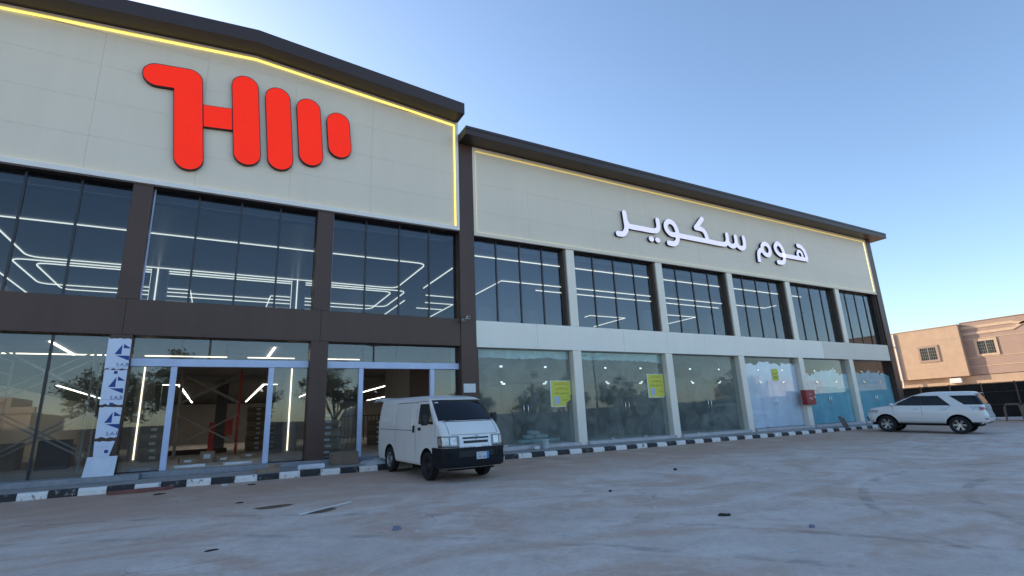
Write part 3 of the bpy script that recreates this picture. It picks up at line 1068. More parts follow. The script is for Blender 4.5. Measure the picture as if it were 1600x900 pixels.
letters(([(16.50, 10.78), (16.53, 10.40), (16.55, 10.02), (16.46, 9.80), (16.28, 9.65), (15.98, 9.63)],),
        ([(16.58, 10.30), (16.66, 10.16), (16.85, 10.11), (17.5, 10.11), (18.28, 10.11), (18.55, 10.17), (18.69, 10.36), (18.68, 10.74)],))
for dx in (18.12, 18.55):
    sign_letter([(dx + .185 * math.cos(t), 9.655 + .15 * math.sin(t)) for t in [2 * math.pi * k / 20 for k in range(20)]], 17.60, 17.734, "letter_dot", arab, M_lit, M_letside, 0.01)
letters(([(19.95, 10.11), (19.50, 10.12), (19.25, 10.33), (19.24, 10.60), (19.50, 10.80), (19.80, 10.70), (19.97, 10.42), (20.00, 10.05), (19.90, 9.76), (19.65, 9.60), (19.30, 9.60)],),
        ([(19.98, 10.11), (21.0, 10.10), (22.2, 10.09), (23.40, 10.08), (23.72, 10.16), (23.87, 10.36), (23.88, 10.70)],),
        ([(22.02, 11.33), (21.70, 11.0), (21.43, 10.74)], W_, dict(sm=False)), ([(21.43, 10.74), (21.88, 10.72), (22.13, 10.56), (22.24, 10.22)],),
        ([(23.87, 10.40), (23.95, 10.18), (24.14, 10.08), (24.34, 10.09), (24.55, 10.22), (24.61, 10.44), (24.60, 10.68)],),
        ([(24.60, 10.42), (24.68, 10.18), (24.88, 10.06), (25.08, 10.06), (25.27, 10.20), (25.31, 10.46), (25.29, 10.72)],))
letters(([(26.40, 9.40), (26.42, 9.75), (26.48, 9.98), (26.66, 10.14), (26.82, 10.20)], W_, dict(cap0=False)),
        ([(26.84, 10.20), (26.90, 10.46), (27.14, 10.60), (27.38, 10.55), (27.54, 10.36), (27.53, 10.12), (27.38, 9.95), (27.15, 9.92), (26.94, 10.02)], W_, dict(closed=True)))
letters(([(28.86, 10.10), (28.46, 10.09), (28.18, 10.25), (28.09, 10.52), (28.34, 10.77), (28.60, 10.70), (28.79, 10.44), (28.86, 10.08), (28.79, 9.80), (28.60, 9.62), (28.16, 9.59)],),
        ([(28.86, 10.09), (30.0, 10.09), (31.22, 10.09)], W_ * .95, dict(sm=False, cap1=False)),
        ([(30.42, 10.92), (30.72, 10.88), (31.00, 10.66), (31.12, 10.36), (31.16, 10.06)], W_, dict(cap1=False)),
        ([(30.40, 10.10), (30.25, 10.30), (30.33, 10.50), (30.53, 10.56), (30.70, 10.43), (30.74, 10.12)], W_ * .72))

# ------------------------------------------------------------------ protective film on the column
M_sheet = mat("white_protective_film", (0.66, 0.71, 0.84), 0.35, 0, 0.05, 2, 0.25, 6)
M_print = mat("blue_print", (0.012, 0.045, 0.25), 0.5, 0, 0.1)
film = empty("protective_film", (-2.47, 17.69, 0.3), "torn white protective film with blue triangle print on a brown column", "film")


def film_sheet(x0, x1, z0, z1, seed, xs0=0.0, xs1=0.0):
    rg = np.random.default_rng(seed)
    bot = [(x0 + (x1 - x0) * k / 8, z0 + rg.uniform(-.03, .03)) for k in range(9)]
    top = [(x1 + xs1 - (x1 - x0 + xs1 - xs0) * k / 8, z1 + rg.uniform(-.015, .02)) for k in range(9)]
    return obj("film_sheet", MB().prism_xz(bot + top, 17.682, 17.697), M_sheet, film)


def film_logo(cx, cz, s):
    mb = MB()
    y = 17.678
    for tri in (((-.20, -.10), (-.02, -.10), (-.02, .22)), ((0.02, .10), (.02, .24), (.22, .10)), ((-.16, -.14), (.20, -.14), (.20, -.30))):
        mb.raw([(cx + a * s, y, cz + b_ * s) for a, b_ in tri], [(0, 1, 2)])
    add_text(mb, "S.A.B", (cx + .05 * s, y, cz - .43 * s), (1, 0, 0), (0, 0, 1), height=.11 * s)
    obj("printed_logo", mb, M_print, film)


def film_line(z, x0=-2.70, x1=-2.26):
    mb = MB()
    add_text(mb, "protection film remove after installation", ((x0 + x1) / 2, 17.678, z), (1, 0, 0), (0, 0, 1), width=x1 - x0)
    mb.box(x0 + .18, x0 + .26, 17.677, 17.6785, z - .16, z - .08)
    obj("printed_line", mb, M_print, film)


film_sheet(-2.745, -2.225, 3.06, 3.90, 1)
film_sheet(-2.735, -2.23, 2.12, 3.03, 2)
film_sheet(-2.72, -2.25, 1.26, 2.04, 3, 0.0, 0.02)
film_sheet(-2.70, -2.38, 0.72, 1.15, 4, -.02, 0.10)
film_logo(-2.40, 3.55, .85); film_logo(-2.43, 2.66, .85); film_logo(-2.40, 1.72, .85)
film_line(3.03 + .06); film_line(2.24); film_line(1.02, -2.66, -2.42)
lb = MB()
lb.raw([(-2.82, 17.34, .302), (-2.17, 17.34, .302), (-2.17, 17.60, .78), (-2.80, 17.60, .78), (-2.82, 17.36, .302), (-2.17, 17.36, .302), (-2.17, 17.62, .78), (-2.80, 17.62, .78)],
       [(0, 1, 2, 3), (7, 6, 5, 4), (0, 4, 5, 1), (1, 5, 6, 2), (2, 6, 7, 3), (3, 7, 4, 0)])
M_board = mat("white_board", (0.66, 0.68, 0.74), 0.6, 0, 0.12, 3)
obj("foam_board", lb, M_board, origin=(-2.5, 17.4, .3), label="white foam board leaning at the foot of the film-wrapped column", cat="board")

# ------------------------------------------------------------------ yellow notices (their square code is left out)
M_yel = mat("yellow_paper", (0.66, 0.64, 0.09), 0.7, 0, 0.06)
M_yedge = mat("white_paper_edge", (0.66, 0.72, 0.60), 0.7)
M_ink = mat("black_ink", (0.03, 0.035, 0.03), 0.7)
M_inkred = mat("red_ink", (0.50, 0.09, 0.03), 0.7)
M_codeblank = mat("pale_blue_patch", (0.45, 0.50, 0.66), 0.7)


def notice(x0, x1, z0, z1, torn, label):
    e = empty("notice", (x0, 17.975, z0), label, "notice", "yellow notices on the shop glass")
    w, h = x1 - x0, z1 - z0
    if torn:
        poly = [(x0, z0), (x0 + .70 * w, z0), (x0 + .74 * w, z0 + .17 * h), (x0 + .86 * w, z0 + .22 * h), (x0 + .97 * w, z0 + .28 * h), (x0 + .93 * w, z0 + .40 * h), (x0 + w, z0 + .47 * h), (x1, z1), (x0, z1)]
    else:
        poly = [(x0, z0), (x0 + .90 * w, z0), (x1, z0 + .09 * h), (x1, z1), (x0, z1)]
    obj("sheet", MB().prism_xz(poly, 17.969, 17.973), M_yedge, e)
    inner = [(min(max(x, x0 + .07 * w), x1 - .02 * w), min(max(z, z0 + .035 * h), z1 - .03 * h)) for x, z in poly]
    obj("yellow_print", MB().prism_xz(inner, 17.9665, 17.9685), M_yel, e)
    y = 17.965
    mb = MB()
    add_text(mb, arabic("عملائنا الكرام"), (x0 + .54 * w, y, z0 + .86 * h), (1, 0, 0), (0, 0, 1), width=.62 * w)
    obj("heading_text", mb, M_inkred, e)
    mb = MB()
    add_text(mb, arabic("تم انتقالنا الى"), (x0 + .54 * w, y, z0 + .68 * h), (1, 0, 0), (0, 0, 1), width=.56 * w)
    add_text(mb, arabic("مدخل الهوم من الجهة"), (x0 + .54 * w, y, z0 + .51 * h), (1, 0, 0), (0, 0, 1), width=.68 * w)
    add_text(mb, arabic("الجديدة"), (x0 + (.66 if torn else .75) * w, y, z0 + .26 * h), (1, 0, 0), (0, 0, 1), width=.26 * w)
    obj("body_text", mb, M_ink, e)
    obj("blank_patch", MB().box(x0 + .18 * w, x0 + .44 * w, 17.9645, 17.966, z0 + .10 * h, z0 + .40 * h), M_codeblank, e)


notice(11.84, 12.88, 1.69, 2.76, True, "yellow paper notice with a torn corner on the nearest shop window")
notice(17.18, 18.22, 1.97, 3.06, False, "yellow paper notice with only a clipped corner on the second shop window")
e = empty("notice", (26.4, 17.97, 2.74), "small yellow notice on the white painted shop door", "notice", "yellow notices on the shop glass")
obj("sheet", MB().prism_xz([(26.40, 2.74), (26.92, 2.74), (26.93, 3.36), (26.72, 3.40), (26.41, 3.34)], 17.966, 17.971), M_yel, e)
mb = MB()
add_text(mb, arabic("للايجار"), (26.66, 17.9645, 3.12), (1, 0, 0), (0, 0, 1), width=.36)
add_text(mb, "050", (26.66, 17.9645, 2.90), (1, 0, 0), (0, 0, 1), width=.30)
obj("body_text", mb, M_ink, e)

# red fire hose cabinet on a column
M_redbox = mat("red_cabinet_paint", (0.30, 0.018, 0.022), 0.4, 0, 0.1)
e = empty("fire_hose_cabinet", (28.6, 17.58, 1.4), "dark red fire hose cabinet on a cream column between shops", "cabinet")
obj("body", MB().bbox(28.22, 29.10, 17.42, 17.695, 1.38, 2.18, .012), M_redbox, e)
obj("door", MB().bbox(28.27, 29.05, 17.405, 17.418, 1.43, 2.13, .004), M_redbox, e)
mb = MB(); add_text(mb, arabic("حريق"), (28.66, 17.402, 1.95), (1, 0, 0), (0, 0, 1), width=.3); add_text(mb, "FIRE", (28.66, 17.402, 1.72), (1, 0, 0), (0, 0, 1), width=.3)
obj("lettering", mb, M_paper, e)
obj("handle", MB().box(28.97, 29.02, 17.39, 17.404, 1.72, 1.86), M_steel, e)


def camera_unit(x, y, z, dx, label):
    e = empty("security_camera", (x, y, z), label, "security camera", "security cameras on the facade")
    obj("bracket", MB().tube([(x, y, z), (x, y - .12, z), (x + dx * .5, y - .16, z - .02)], .022, 8), M_dark, e, smooth=40)
    obj("housing", MB().tube([(x + dx * .3, y - .16, z - .05), (x + dx * .35, y - .30, z - .07)], .06, 10), M_paper, e, smooth=40)
    obj("lens", MB().tube([(x + dx * .35, y - .300, z - .07), (x + dx * .352, y - .312, z - .072)], .045, 10), M_dark, e)


camera_unit(7.95, 17.668, 5.12, .12, "white bullet camera on the brown pilaster, facing the shops")
camera_unit(7.90, 17.668, 5.02, -.30, "white bullet camera on the brown pilaster, facing the entrance")
camera_unit(39.2, 17.668, 4.9, .2, "dark camera bracket at the far corner pilaster")
B("wall_notice", 7.86, 8.34, 17.648, 17.668, 2.30, 2.62, M_paper, None, origin=(8.1, 17.66, 2.3), label="small white notice board on the brown pilaster above the van", cat="notice")

# ------------------------------------------------------------------ clutter outside
def tilted_box(name, cx, cy, z0, sx, sy, sz, rz, m, label, cat, group=None, tilt=(0, 0), bev=.006, mi=None):
    mb = MB().bbox(-sx / 2, sx / 2, -sy / 2, sy / 2, 0, sz, bev)
    o = obj(name, mb, m, None, label=label, cat=cat, group=group)
    o.location = (cx, cy, z0)
    o.rotation_euler = (tilt[0], tilt[1], rz)
    return o


def carton(cx, cy, z0, sx, sy, sz, rz, label, group=None, m=None, tape=True):
    e = empty("carton", (cx, cy, z0), label, "carton", group)
    e.rotation_euler = (0, 0, rz)
    obj("box", MB().bbox(-sx / 2, sx / 2, -sy / 2, sy / 2, 0, sz, .008), m or M_carton, e, shift=False)
    if tape:
        obj("label_sticker", MB().box(-.10, .10, -sy / 2 - .002, -sy / 2, sz * .35, sz * .75), M_paper, e, shift=False)
    return e


carton(3.55, 17.1, .151, .78, .42, .38, .05, "dusty brown carton standing on the pavement by the doorway", m=M_carton_grey, tape=False)
tilted_box("foam_block", 2.45, 15.98, .162, .70, .22, .14, .03, M_board, "white foam block lying along the kerb below the column", "block", bev=.03)
tilted_box("carton_scrap", 1.35, 16.35, .152, .55, .38, .10, .3, M_carton, "flattened brown carton on the pavement before the open doorway", "carton")
tilted_box("carton_scrap", 1.55, 16.5, .255, .28, .22, .09, .9, M_carton, "small torn carton lying on a flattened carton", "carton")
M_slab = mat("red_slab", (0.22, 0.085, 0.07), 0.8, 0, 0.2, 4, .3, 30)
mb = MB().prism_xz([(0, 0), (.55, -.03), (1.05, .06), (1.22, .22), (.9, .34), (.25, .28), (-.05, .14)], 0, .07)
mb.v = [(x, z, y) for x, y, z in mb.v]
o = obj("broken_slab", mb, M_slab, None, label="broken reddish slab lying against the kerb", cat="slab")
o.location = (-1.95, 15.30, gz(-1.5, 15.3) + .004)
# clear sheet heaped by the van
mb = MB(); rg = np.random.default_rng(5)
nx, ny = 16, 10
hx = [[.06 + .13 * rg.random() * math.sin(math.pi * i / nx) * math.sin(math.pi * j / ny) + .02 * rg.random() for i in range(nx + 1)] for j in range(ny + 1)]
mb.v = [(3.95 + .95 * i / nx + .06 * rg.random(), 16.0 + .95 * j / ny, .152 + (hx[j][i] if 0 < i < nx and 0 < j < ny else 0.0)) for j in range(ny + 1) for i in range(nx + 1)]
for j in range(ny):
    for i in range(nx):
        a = j * (nx + 1) + i
        mb.f.append((a, a + 1, a + nx + 2, a + nx + 1)); mb.m.append(0)
obj("plastic_sheet", mb, mat("crumpled_plastic", (0.50, 0.52, 0.55), 0.25, 0, 0.1, 4, .2, 20), None, smooth=50, label="crumpled pale plastic sheet on the pavement behind the van", cat="plastic sheet", origin=(4.4, 16.4, .15))

M_scrap = {"tan": mat("tan_litter", (.30, .22, .16), .85, 0, .2), "blue": mat("blue_litter", (0.20, 0.22, 0.32), .6), "white": mat("white_litter", (.62, .62, .62), .7), "dark": mat("dark_litter", (.03, .028, .026), .8), "brown": mat("brown_litter", (.16, .10, .065), .85, 0, .2)}


def scrap(px, py, sx, sy, h, colr, rz, label, name, cat):
    rg = np.random.default_rng(int(px * 37 + py * 91) % 9999)
    n = 9
    mb = MB()
    sx, sy = sx * .8, sy * .8
    ring = [(sx / 2 * math.cos(2 * math.pi * k / n) * rg.uniform(.7, 1.15), sy / 2 * math.sin(2 * math.pi * k / n) * rg.uniform(.7, 1.15)) for k in range(n)]
    lo = [(x, y, 0) for x, y in ring]
    hi = [(x * .8, y * .8, h * rg.uniform(.5, 1)) for x, y in ring]
    mb.raw(lo + hi, [tuple(reversed(range(n))), tuple(range(n, 2 * n))] + [(k, (k + 1) % n, n + (k + 1) % n, n + k) for k in range(n)])
    o = obj(name, mb, M_scrap[colr], None, label=label, cat=cat)
    o.location = (px, py, gz(px, py) + .003)
    o.rotation_euler = (0, 0, rz)


for a in ((2.40, 7.81, .20, .11, .06, "blue", .2, "small crushed blue carton on the concrete in front of the van", "crushed_carton", "litter"),
          (2.58, 7.52, .09, .06, .03, "white", .6, "tiny white scrap beside the crushed blue carton", "paper_scrap", "litter"),
          (4.18, 6.16, .16, .07, .02, "white", .1, "flat white scrap in the middle of the foreground concrete", "paper_scrap", "litter"),
          (6.80, 5.78, .26, .10, .05, "dark", -.5, "dark splinter of board on the concrete, right of centre", "board_splinter", "litter"),
          (7.11, 4.63, .15, .10, .04, "blue", .1, "crushed blue packet in the right foreground", "crushed_packet", "litter"),
          (5.81, 4.05, .16, .06, .02, "white", -.2, "white shred of paper in the lower right foreground", "paper_scrap", "litter"),
          (8.71, 5.22, .12, .07, .03, "white", .4, "pale scrap lying above the crushed blue packet", "paper_scrap", "litter"),
          (6.38, 6.80, .05, .10, .05, "white", .5, "upright white chip on the sandy concrete, right of centre", "paper_scrap", "litter"),
          (6.95, 8.6, .12, .09, .03, "dark", .4, "dark stone on the concrete right of the van", "stone", "stone"),
          (0.1, 8.05, .22, .07, .015, "dark", .25, "black rubber strip in the left foreground", "rubber_scrap", "litter"),
          (0.55, 12.0, .20, .10, .02, "dark", .0, "dark scrap on the concrete before the doorway kerb", "rubber_scrap", "litter"),
          (0.9, 14.9, .26, .10, .03, "dark", -.4, "black curl of rubber at the kerb before the doorway", "rubber_scrap", "litter"),
          (-0.95, 14.6, .30, .10, .03, "dark", .2, "black rubber strip beside the broken reddish slab", "rubber_scrap", "litter"),
          (0.35, 15.3, .22, .12, .04, "white", .1, "white chip of plaster at the kerb", "plaster_chip", "litter"),
          (1.05, 11.1, .95, .50, .012, "brown", .1, "flat brown scrap of wet card left of the white stick", "card_scrap", "litter"),
          (1.75, 10.1, .80, .50, .012, "brown", .5, "flat brown scrap of wet card under the white stick", "card_scrap", "litter"),
          (3.55, 3.9, .06, .05, .03, "dark", .5, "tiny dark stone at the bottom edge of the yard", "stone", "stone"),
          (10.4, 10.2, .18, .12, .05, "dark", .5, "dark stone on the sandy concrete between the two vehicles", "stone", "stone")):
    scrap(*a)
o = obj("white_stick", MB().tube([(1.35, 9.75, gz(1.5, 10) + .03), (2.35, 10.55, gz(1.5, 10) + .035)], .014, 6), M_paper, None, label="thin white stick lying across the brown card scraps", cat="stick", origin=(1.8, 10.1, -.1))

# stuff in the first shop: sacks, bucket, leaning boards
M_sack = mat("pale_teal_sack", (0.42, 0.52, 0.54), 0.7, 0, .15, 5, .3, 12)


def sack(cx, cy, z0, rz, rx, label):
    bm = bmesh.new()
    bmesh.ops.create_uvsphere(bm, u_segments=14, v_segments=8, radius=1)
    for v in bm.verts:
        x, y, z = v.co
        s = lambda t, p: math.copysign(abs(t) ** p, t)
        k = 1 + .06 * math.sin(7 * x + cx * 9) * math.sin(5 * y + cy * 7)
        v.co = (.30 * s(x, .55) * k, .19 * s(y, .6) * k, .085 + .085 * s(z, .8) * k)
    mb = MB()
    bm.verts.index_update()
    mb.raw([v.co[:] for v in bm.verts], [tuple(v.index for v in f.verts) for f in bm.faces])
    bm.free()
    o = obj("sack", mb, M_sack, None, smooth=60, label=label, cat="sack", group="sacks heaped in the first shop")
    o.location = (cx, cy, z0); o.rotation_euler = (rx, 0, rz)


for k, (x, y, z, r, tx, lb_) in enumerate(((10.95, 18.75, .30, .1, 0, "pale sack on the floor, nearest the shop door"), (11.55, 18.7, .30, -.1, 0, "pale sack on the floor in the middle of the heap"),
                                       (12.15, 18.8, .30, .2, 0, "pale sack on the floor at the notice end of the heap"), (11.2, 18.85, .47, .6, .1, "pale sack slung across the door end of the heap"),
                                       (11.8, 18.8, .47, -.3, 0, "pale sack in the second layer of the heap"), (11.45, 18.85, .63, .2, .15, "pale sack lying on top of the heap"),
                                       (12.6, 18.9, .30, .9, 0, "pale sack lying apart below the torn notice"))):
    sack(x, y, z, r, tx, lb_)
e = empty("bucket", (11.02, 17.3, .151), "dusty white bucket standing on the pavement before the shop", "bucket")
M_bucket = mat("dusty_bucket", (.50, .53, .52), .6, 0, .15)
obj("body", MB().lathe([(.0, .0), (.12, .0), (.15, .34), (.14, .34), (.11, .02), (0, .02)], 'z', 20), M_bucket, e, smooth=40, shift=False)
obj("rim", MB().lathe([(.151, .31), (.162, .31), (.162, .345), (.151, .345)], 'z', 20), M_bucket, e, smooth=40, shift=False)
tilted_box("paint_tin", 10.62, 17.28, .151, .26, .15, .12, .1, M_paper, "small pale block beside the bucket", "block", bev=.02)


def leaning(name, x0, x1, y0, z0, z1, lean, m, label, cat, th=.03):
    mb = MB()
    mb.raw([(x0, y0, z0), (x1, y0, z0), (x1, y0 + lean, z1), (x0, y0 + lean, z1), (x0, y0 + th, z0), (x1, y0 + th, z0), (x1, y0 + th + lean, z1), (x0, y0 + th + lean, z1)],
           [(0, 1, 2, 3), (7, 6, 5, 4), (0, 4, 5, 1), (1, 5, 6, 2), (2, 6, 7, 3), (3, 7, 4, 0)])
    return obj(name, mb, m, None, label=label, cat=cat, origin=(x0, y0, z0))


M_darkb = mat("dark_board", (.05, .045, .04), .7)
M_greyb = mat("grey_board", (.16, .16, .15), .8)
leaning("door_panel", 9.75, 10.75, 19.2, .30, 2.62, .15, mat("brown_panel", (.12, .09, .07), .7), "tall brown panel standing inside the first shop door", "panel")
leaning("board", 12.0, 12.5, 20.6, .30, 1.25, .2, M_darkb, "dark board leaning in the first shop behind the sacks", "board")
leaning("board", 12.7, 13.4, 21.6, .30, 1.6, .25, M_darkb, "wide dark board leaning at the end of the first shop", "board")
leaning("board", 14.2, 14.9, 19.8, .30, 1.5, .3, M_darkb, "dark board leaning at the left side of the second shop", "board")
leaning("board", 16.5, 16.8, 19.4, .30, 1.6, .2, M_greyb, "narrow grey board leaning inside the second shop", "board")
leaning("board", 17.5, 17.8, 20.4, .30, 1.5, .2, M_darkb, "narrow dark board leaning in the second shop below the notice", "board")
leaning("worktop", 9.9, 11.3, 21.5, .30, 1.1, .0, mat("pale_counter", (.38, .42, .42), .7), "pale counter front in the first shop", "counter", th=.5)
leaning("crate_stack", 19.3, 20.9, 20.5, .30, 1.95, .0, mat("dark_green_crates", (.02, .035, .035), .6), "tall dark crate stack in the third shop, left side", "crate", th=.7)
leaning("crate_stack", 21.0, 22.2, 20.6, .30, 2.15, .0, mat("dark_green_crates"), "tallest dark crate stack in the middle of the third shop", "crate", th=.7)

# ------------------------------------------------------------------ showroom contents
GRP = "cartons stacked in the showroom"


def stack(cx, cy, n, sx, sy, sz, where, seed):
    rg = np.random.default_rng(seed)
    for k in range(n):
        lv = "topmost" if k == n - 1 else ORD[k] + ("" if k == 0 else " up")
        carton(cx + rg.uniform(-.03, .03), cy, .299 + k * sz, sx, sy, sz - .008, rg.uniform(-.03, .03), "carton, %s in stack %s" % (lv, where), GRP, m=M_carton if k % 2 else M_carton_grey)


stack(1.95, 30.6, 9, 1.0, .6, .24, "inside the open doorway beside the door post", 1)
stack(2.75, 31.6, 9, .62, .6, .235, "behind the lit column", 2)
stack(3.62, 20.6, 7, .92, .6, .215, "behind the glass right of the brown column", 3)
stack(7.6, 28.6, 5, .9, .6, .25, "beyond the van in the second doorway", 4)
stack(-2.0, 25.0, 5, .8, .6, .26, "behind the glass beside the wrapped column", 5)
carton(-0.70, 20.9, .299, .46, .3, .17, .2, "low carton on the showroom floor, left of three", GRP)
carton(-0.12, 21.2, .299, .42, .3, .36, -.1, "upright carton on the showroom floor, middle of three", GRP)
carton(0.30, 20.9, .299, .40, .3, .18, .4, "low carton on the showroom floor, right of three", GRP)
carton(1.20, 22.6, .299, .55, .3, .17, 0.0, "low carton alone on the showroom floor by the door post", GRP)
tilted_box("packing_sheet", -.55, 18.9, .299, .8, .3, .07, .05, M_paper, "white packing slab just inside the doorway, left one", "packing")
tilted_box("packing_sheet", .72, 18.8, .299, .75, .3, .07, .15, M_paper, "white packing slab just inside the doorway, right one", "packing")
tilted_box("packing_sheet", -1.75, 18.7, .299, .5, .3, .07, .15, M_paper, "white packing slab behind the glass left of the door post", "packing")

# scaffold towers
M_scaf_r = mat("red_scaffold_steel", (.50, .05, .03), .45, .3, .15)
M_scaf_g = mat("grey_scaffold_steel", (.46, .42, .39), .55, .0, .2)


def scaffold(x0, x1, y0, y1, z1, mL, mR, label):
    e = empty("scaffold_tower", ((x0 + x1) / 2, (y0 + y1) / 2, .299), label, "scaffold")
    for x, m in ((x0, mL), (x1, mR)):
        mb = MB()
        for y in (y0, y1):
            mb.tube([(x, y, .30), (x, y, z1)], .036, 8)
        z = .7
        while z < z1:
            mb.tube([(x, y0, z), (x, y1, z)], .02, 6); z += .42
        obj("ladder_frame", mb, m, e, smooth=40)
    for z0_, za in ((.75, 2.05), (2.55, 3.85)):
        for y in (y0, y1):
            for a, b_ in ((z0_, za), (za, z0_)):
                obj("brace", MB().tube([(x0, y, a), (x1, y, b_)], .028, 6), M_scaf_g, e, smooth=40)
    return e


scaffold(-1.45, .92, 27.2, 28.3, 4.02, M_scaf_g, M_scaf_r, "scaffold tower with one red ladder frame inside the open doorway")
scaffold(-5.6, -3.4, 20.2, 21.4, 4.0, M_scaf_g, M_scaf_g, "grey scaffold tower behind the far left window")
leaning("red_panel", -.22, .04, 29.6, .30, 1.75, .25, M_scaf_r, "narrow red panel leaning behind the scaffold, left one", "panel", th=.08)
leaning("red_panel", .46, .78, 29.8, 1.1, 1.95, .05, M_scaf_r, "short red panel hung behind the scaffold, right one", "panel", th=.08)
tilted_box("timber_pile", -.6, 30.2, .299, 2.4, .5, .22, .05, mat("dark_timber", (.10, .045, .03), .7, 0, .2), "dark reddish timber lying on the showroom floor behind the scaffold", "timber")
leaning("work_table", -5.0, -4.2, 23.0, .30, 1.25, .0, M_darkb, "dark work bench behind the far left window", "bench", th=.6)
for k, (x, y, s, lb_) in enumerate(((-6.3, 24.5, 1.0, "left one"), (-4.9, 25.5, .8, "middle one"), (-3.6, 24.2, .6, "right one"))):
    carton(x, y, .299, 1.1 * s, .7, .7 * s + .2, .1 * k, "big brown carton behind the far left window, " + lb_, GRP, tape=False)

# dark steel gate with bars beyond the van, inside
e = empty("bar_screen", (8.6, 36.0, .299), "dark barred screen deep inside the showroom beyond the van", "screen")
for k in range(13):
    obj("bar", MB().tube([(7.2 + .25 * k, 36.0, .30), (7.2 + .25 * k, 36.0, 2.0)], .022, 6), M_dark, e)
for z in (.6, 1.95):
    obj("rail", MB().box(7.15, 10.3, 35.98, 36.02, z - .02, z + .02), M_dark, e)
for k in range(3):
    x = (2.2, 7.4, 9.4)[k]
    pl = empty("pendant_lamp", (x, (34.0, 34.5, 36.0)[k], 3.87), "small white pendant lamp under the black ceiling, " + ("near the scaffold", "beyond the second doorway post", "beyond the van roof")[k], "lamp", "pendant lamps")
    obj("cord", MB().tube([(0, 0, 0), (0, 0, -.25)], .008, 5), M_dark, pl, shift=False)
    obj("shade", MB().lathe([(.03, -.24), (.14, -.40), (.13, -.40), (.02, -.25)], 'z', 14), M_paper, pl, shift=False, smooth=40)

# ------------------------------------------------------------------ neighbouring house
house = empty("neighbour_house", (64, 20, -.3), "two storey tan rendered house beyond the dark fence", "house")
M_tan = mat("tan_render", (0.47, 0.345, 0.245), .85, 0, .08, 1.5, .15, 30)
M_mauve = mat("mauve_render", (0.37, 0.265, 0.215), .85, 0, .06, 1.5, .15, 30)
M_lightband = mat("pale_render_band", (0.56, 0.42, 0.30), .85, 0, .06)
M_hglass = glass_mat("house_glass", (.35, .38, .38), .10)
XA, XB = 60.0, 60.47
obj("wall", MB().box(XA, 72, 21.31, 30.0, 3.43, 8.14), M_tan, house, label="projecting tan wall of the upper floor")
obj("wall", MB().box(XB, 72, 4.0, 21.30, 3.47, 8.28), M_mauve, house, label="mauve wall of the upper floor")
obj("wall", MB().box(XB + .02, 72, 4.0, 30.0, -.8, 3.42), M_tan, house)
B("parapet_cap", XA - .05, 72, 21.29, 30.02, 8.142, 8.20, M_tan, house)
B("parapet_cap", XB - .05, 72, 4.0, 21.285, 8.282, 8.34, M_mauve, house)
for z in (5.35, 4.35, 6.95):
    B("render_joint", XA - .012, XA - .001, 21.33, 29.9, z, z + .03, M_tan, house)
for z in (6.68, 4.98, 4.18):
    B("render_band", XB - .03, XB - .001, 4.1, 21.28, z, z + .06, M_lightband, house)
for z in (7.10, 7.66):
    B("render_band", XB - .045, XB - .001, 17.6, 21.27, z, z + .24, M_lightband, house)
    B("render_band", XB - .045, XB - .001, 12.0, 15.4, z, z + .24, M_lightband, house)
for ya, yb, za, zb in ((17.6, 16.9, 7.10, 7.46), (17.6, 16.9, 7.66, 7.46), (16.9, 15.4, 7.46, 7.76), (16.9, 15.4, 7.54, 7.24)):
    mb = MB()
    V = [(XB - .05, ya, za), (XB - .05, yb, zb), (XB - .05, yb, zb + .24), (XB - .05, ya, za + .24)]
    mb.raw(V + [(XB - .001, y, z) for _, y, z in V], [(0, 1, 2, 3), (0, 4, 5, 1), (1, 5, 6, 2), (2, 6, 7, 3), (3, 7, 4, 0)])
    obj("render_band", mb, M_lightband, house)


def house_window(X, y0, y1, z0, z1, m_frame):
    f = .2
    w = obj("window", MB().box(X - .06, X - .002, y0 - f, y1 + f, z0 - f, z0).box(X - .06, X - .002, y0 - f, y1 + f, z1, z1 + f).box(X - .06, X - .002, y0 - f, y0, z0, z1).box(X - .06, X - .002, y1, y1 + f, z0, z1), m_frame, house)
    obj("pane", MB().box(X - .03, X - .015, y0 + .01, y1 - .01, z0 + .01, z1 - .01), mat("dark_window", (.05, .06, .055), .15), w)
    mb = MB()
    for k in range(1, 8):
        y = y0 + (y1 - y0) * k / 8
        mb.box(X - .055, X - .04, y - .008, y + .008, z0, z1)
    for k in range(1, 4):
        z = z0 + (z1 - z0) * k / 4
        mb.box(X - .058, X - .038, y0, y1, z - .01, z + .01)
    mb.box(X - .052, X - .03, (y0 + y1) / 2 - .04, (y0 + y1) / 2 + .04, z0, z1)
    obj("grille", mb, mat("grey_grille", (.25, .25, .23), .6), w)


house_window(XA, 23.39, 24.71, 5.17, 6.34, M_mauve)
house_window(XB, 19.10, 20.33, 5.28, 6.44, M_lightband)
house_window(XB, 10.0, 11.3, 5.28, 6.44, M_lightband)
B("window_block", XB - .35, XB + .01, 22.05, 22.95, 2.85, 3.30, M_paper, house, .02)  # white block added in place of a small white-framed window
obj("white_edge_tube", MB().tube([(XA - .08, 26.72, -.3), (XA - .08, 26.72, 8.1)], .07, 8), M_paper, house, smooth=40)  # thin white tube up the far edge of the house wall

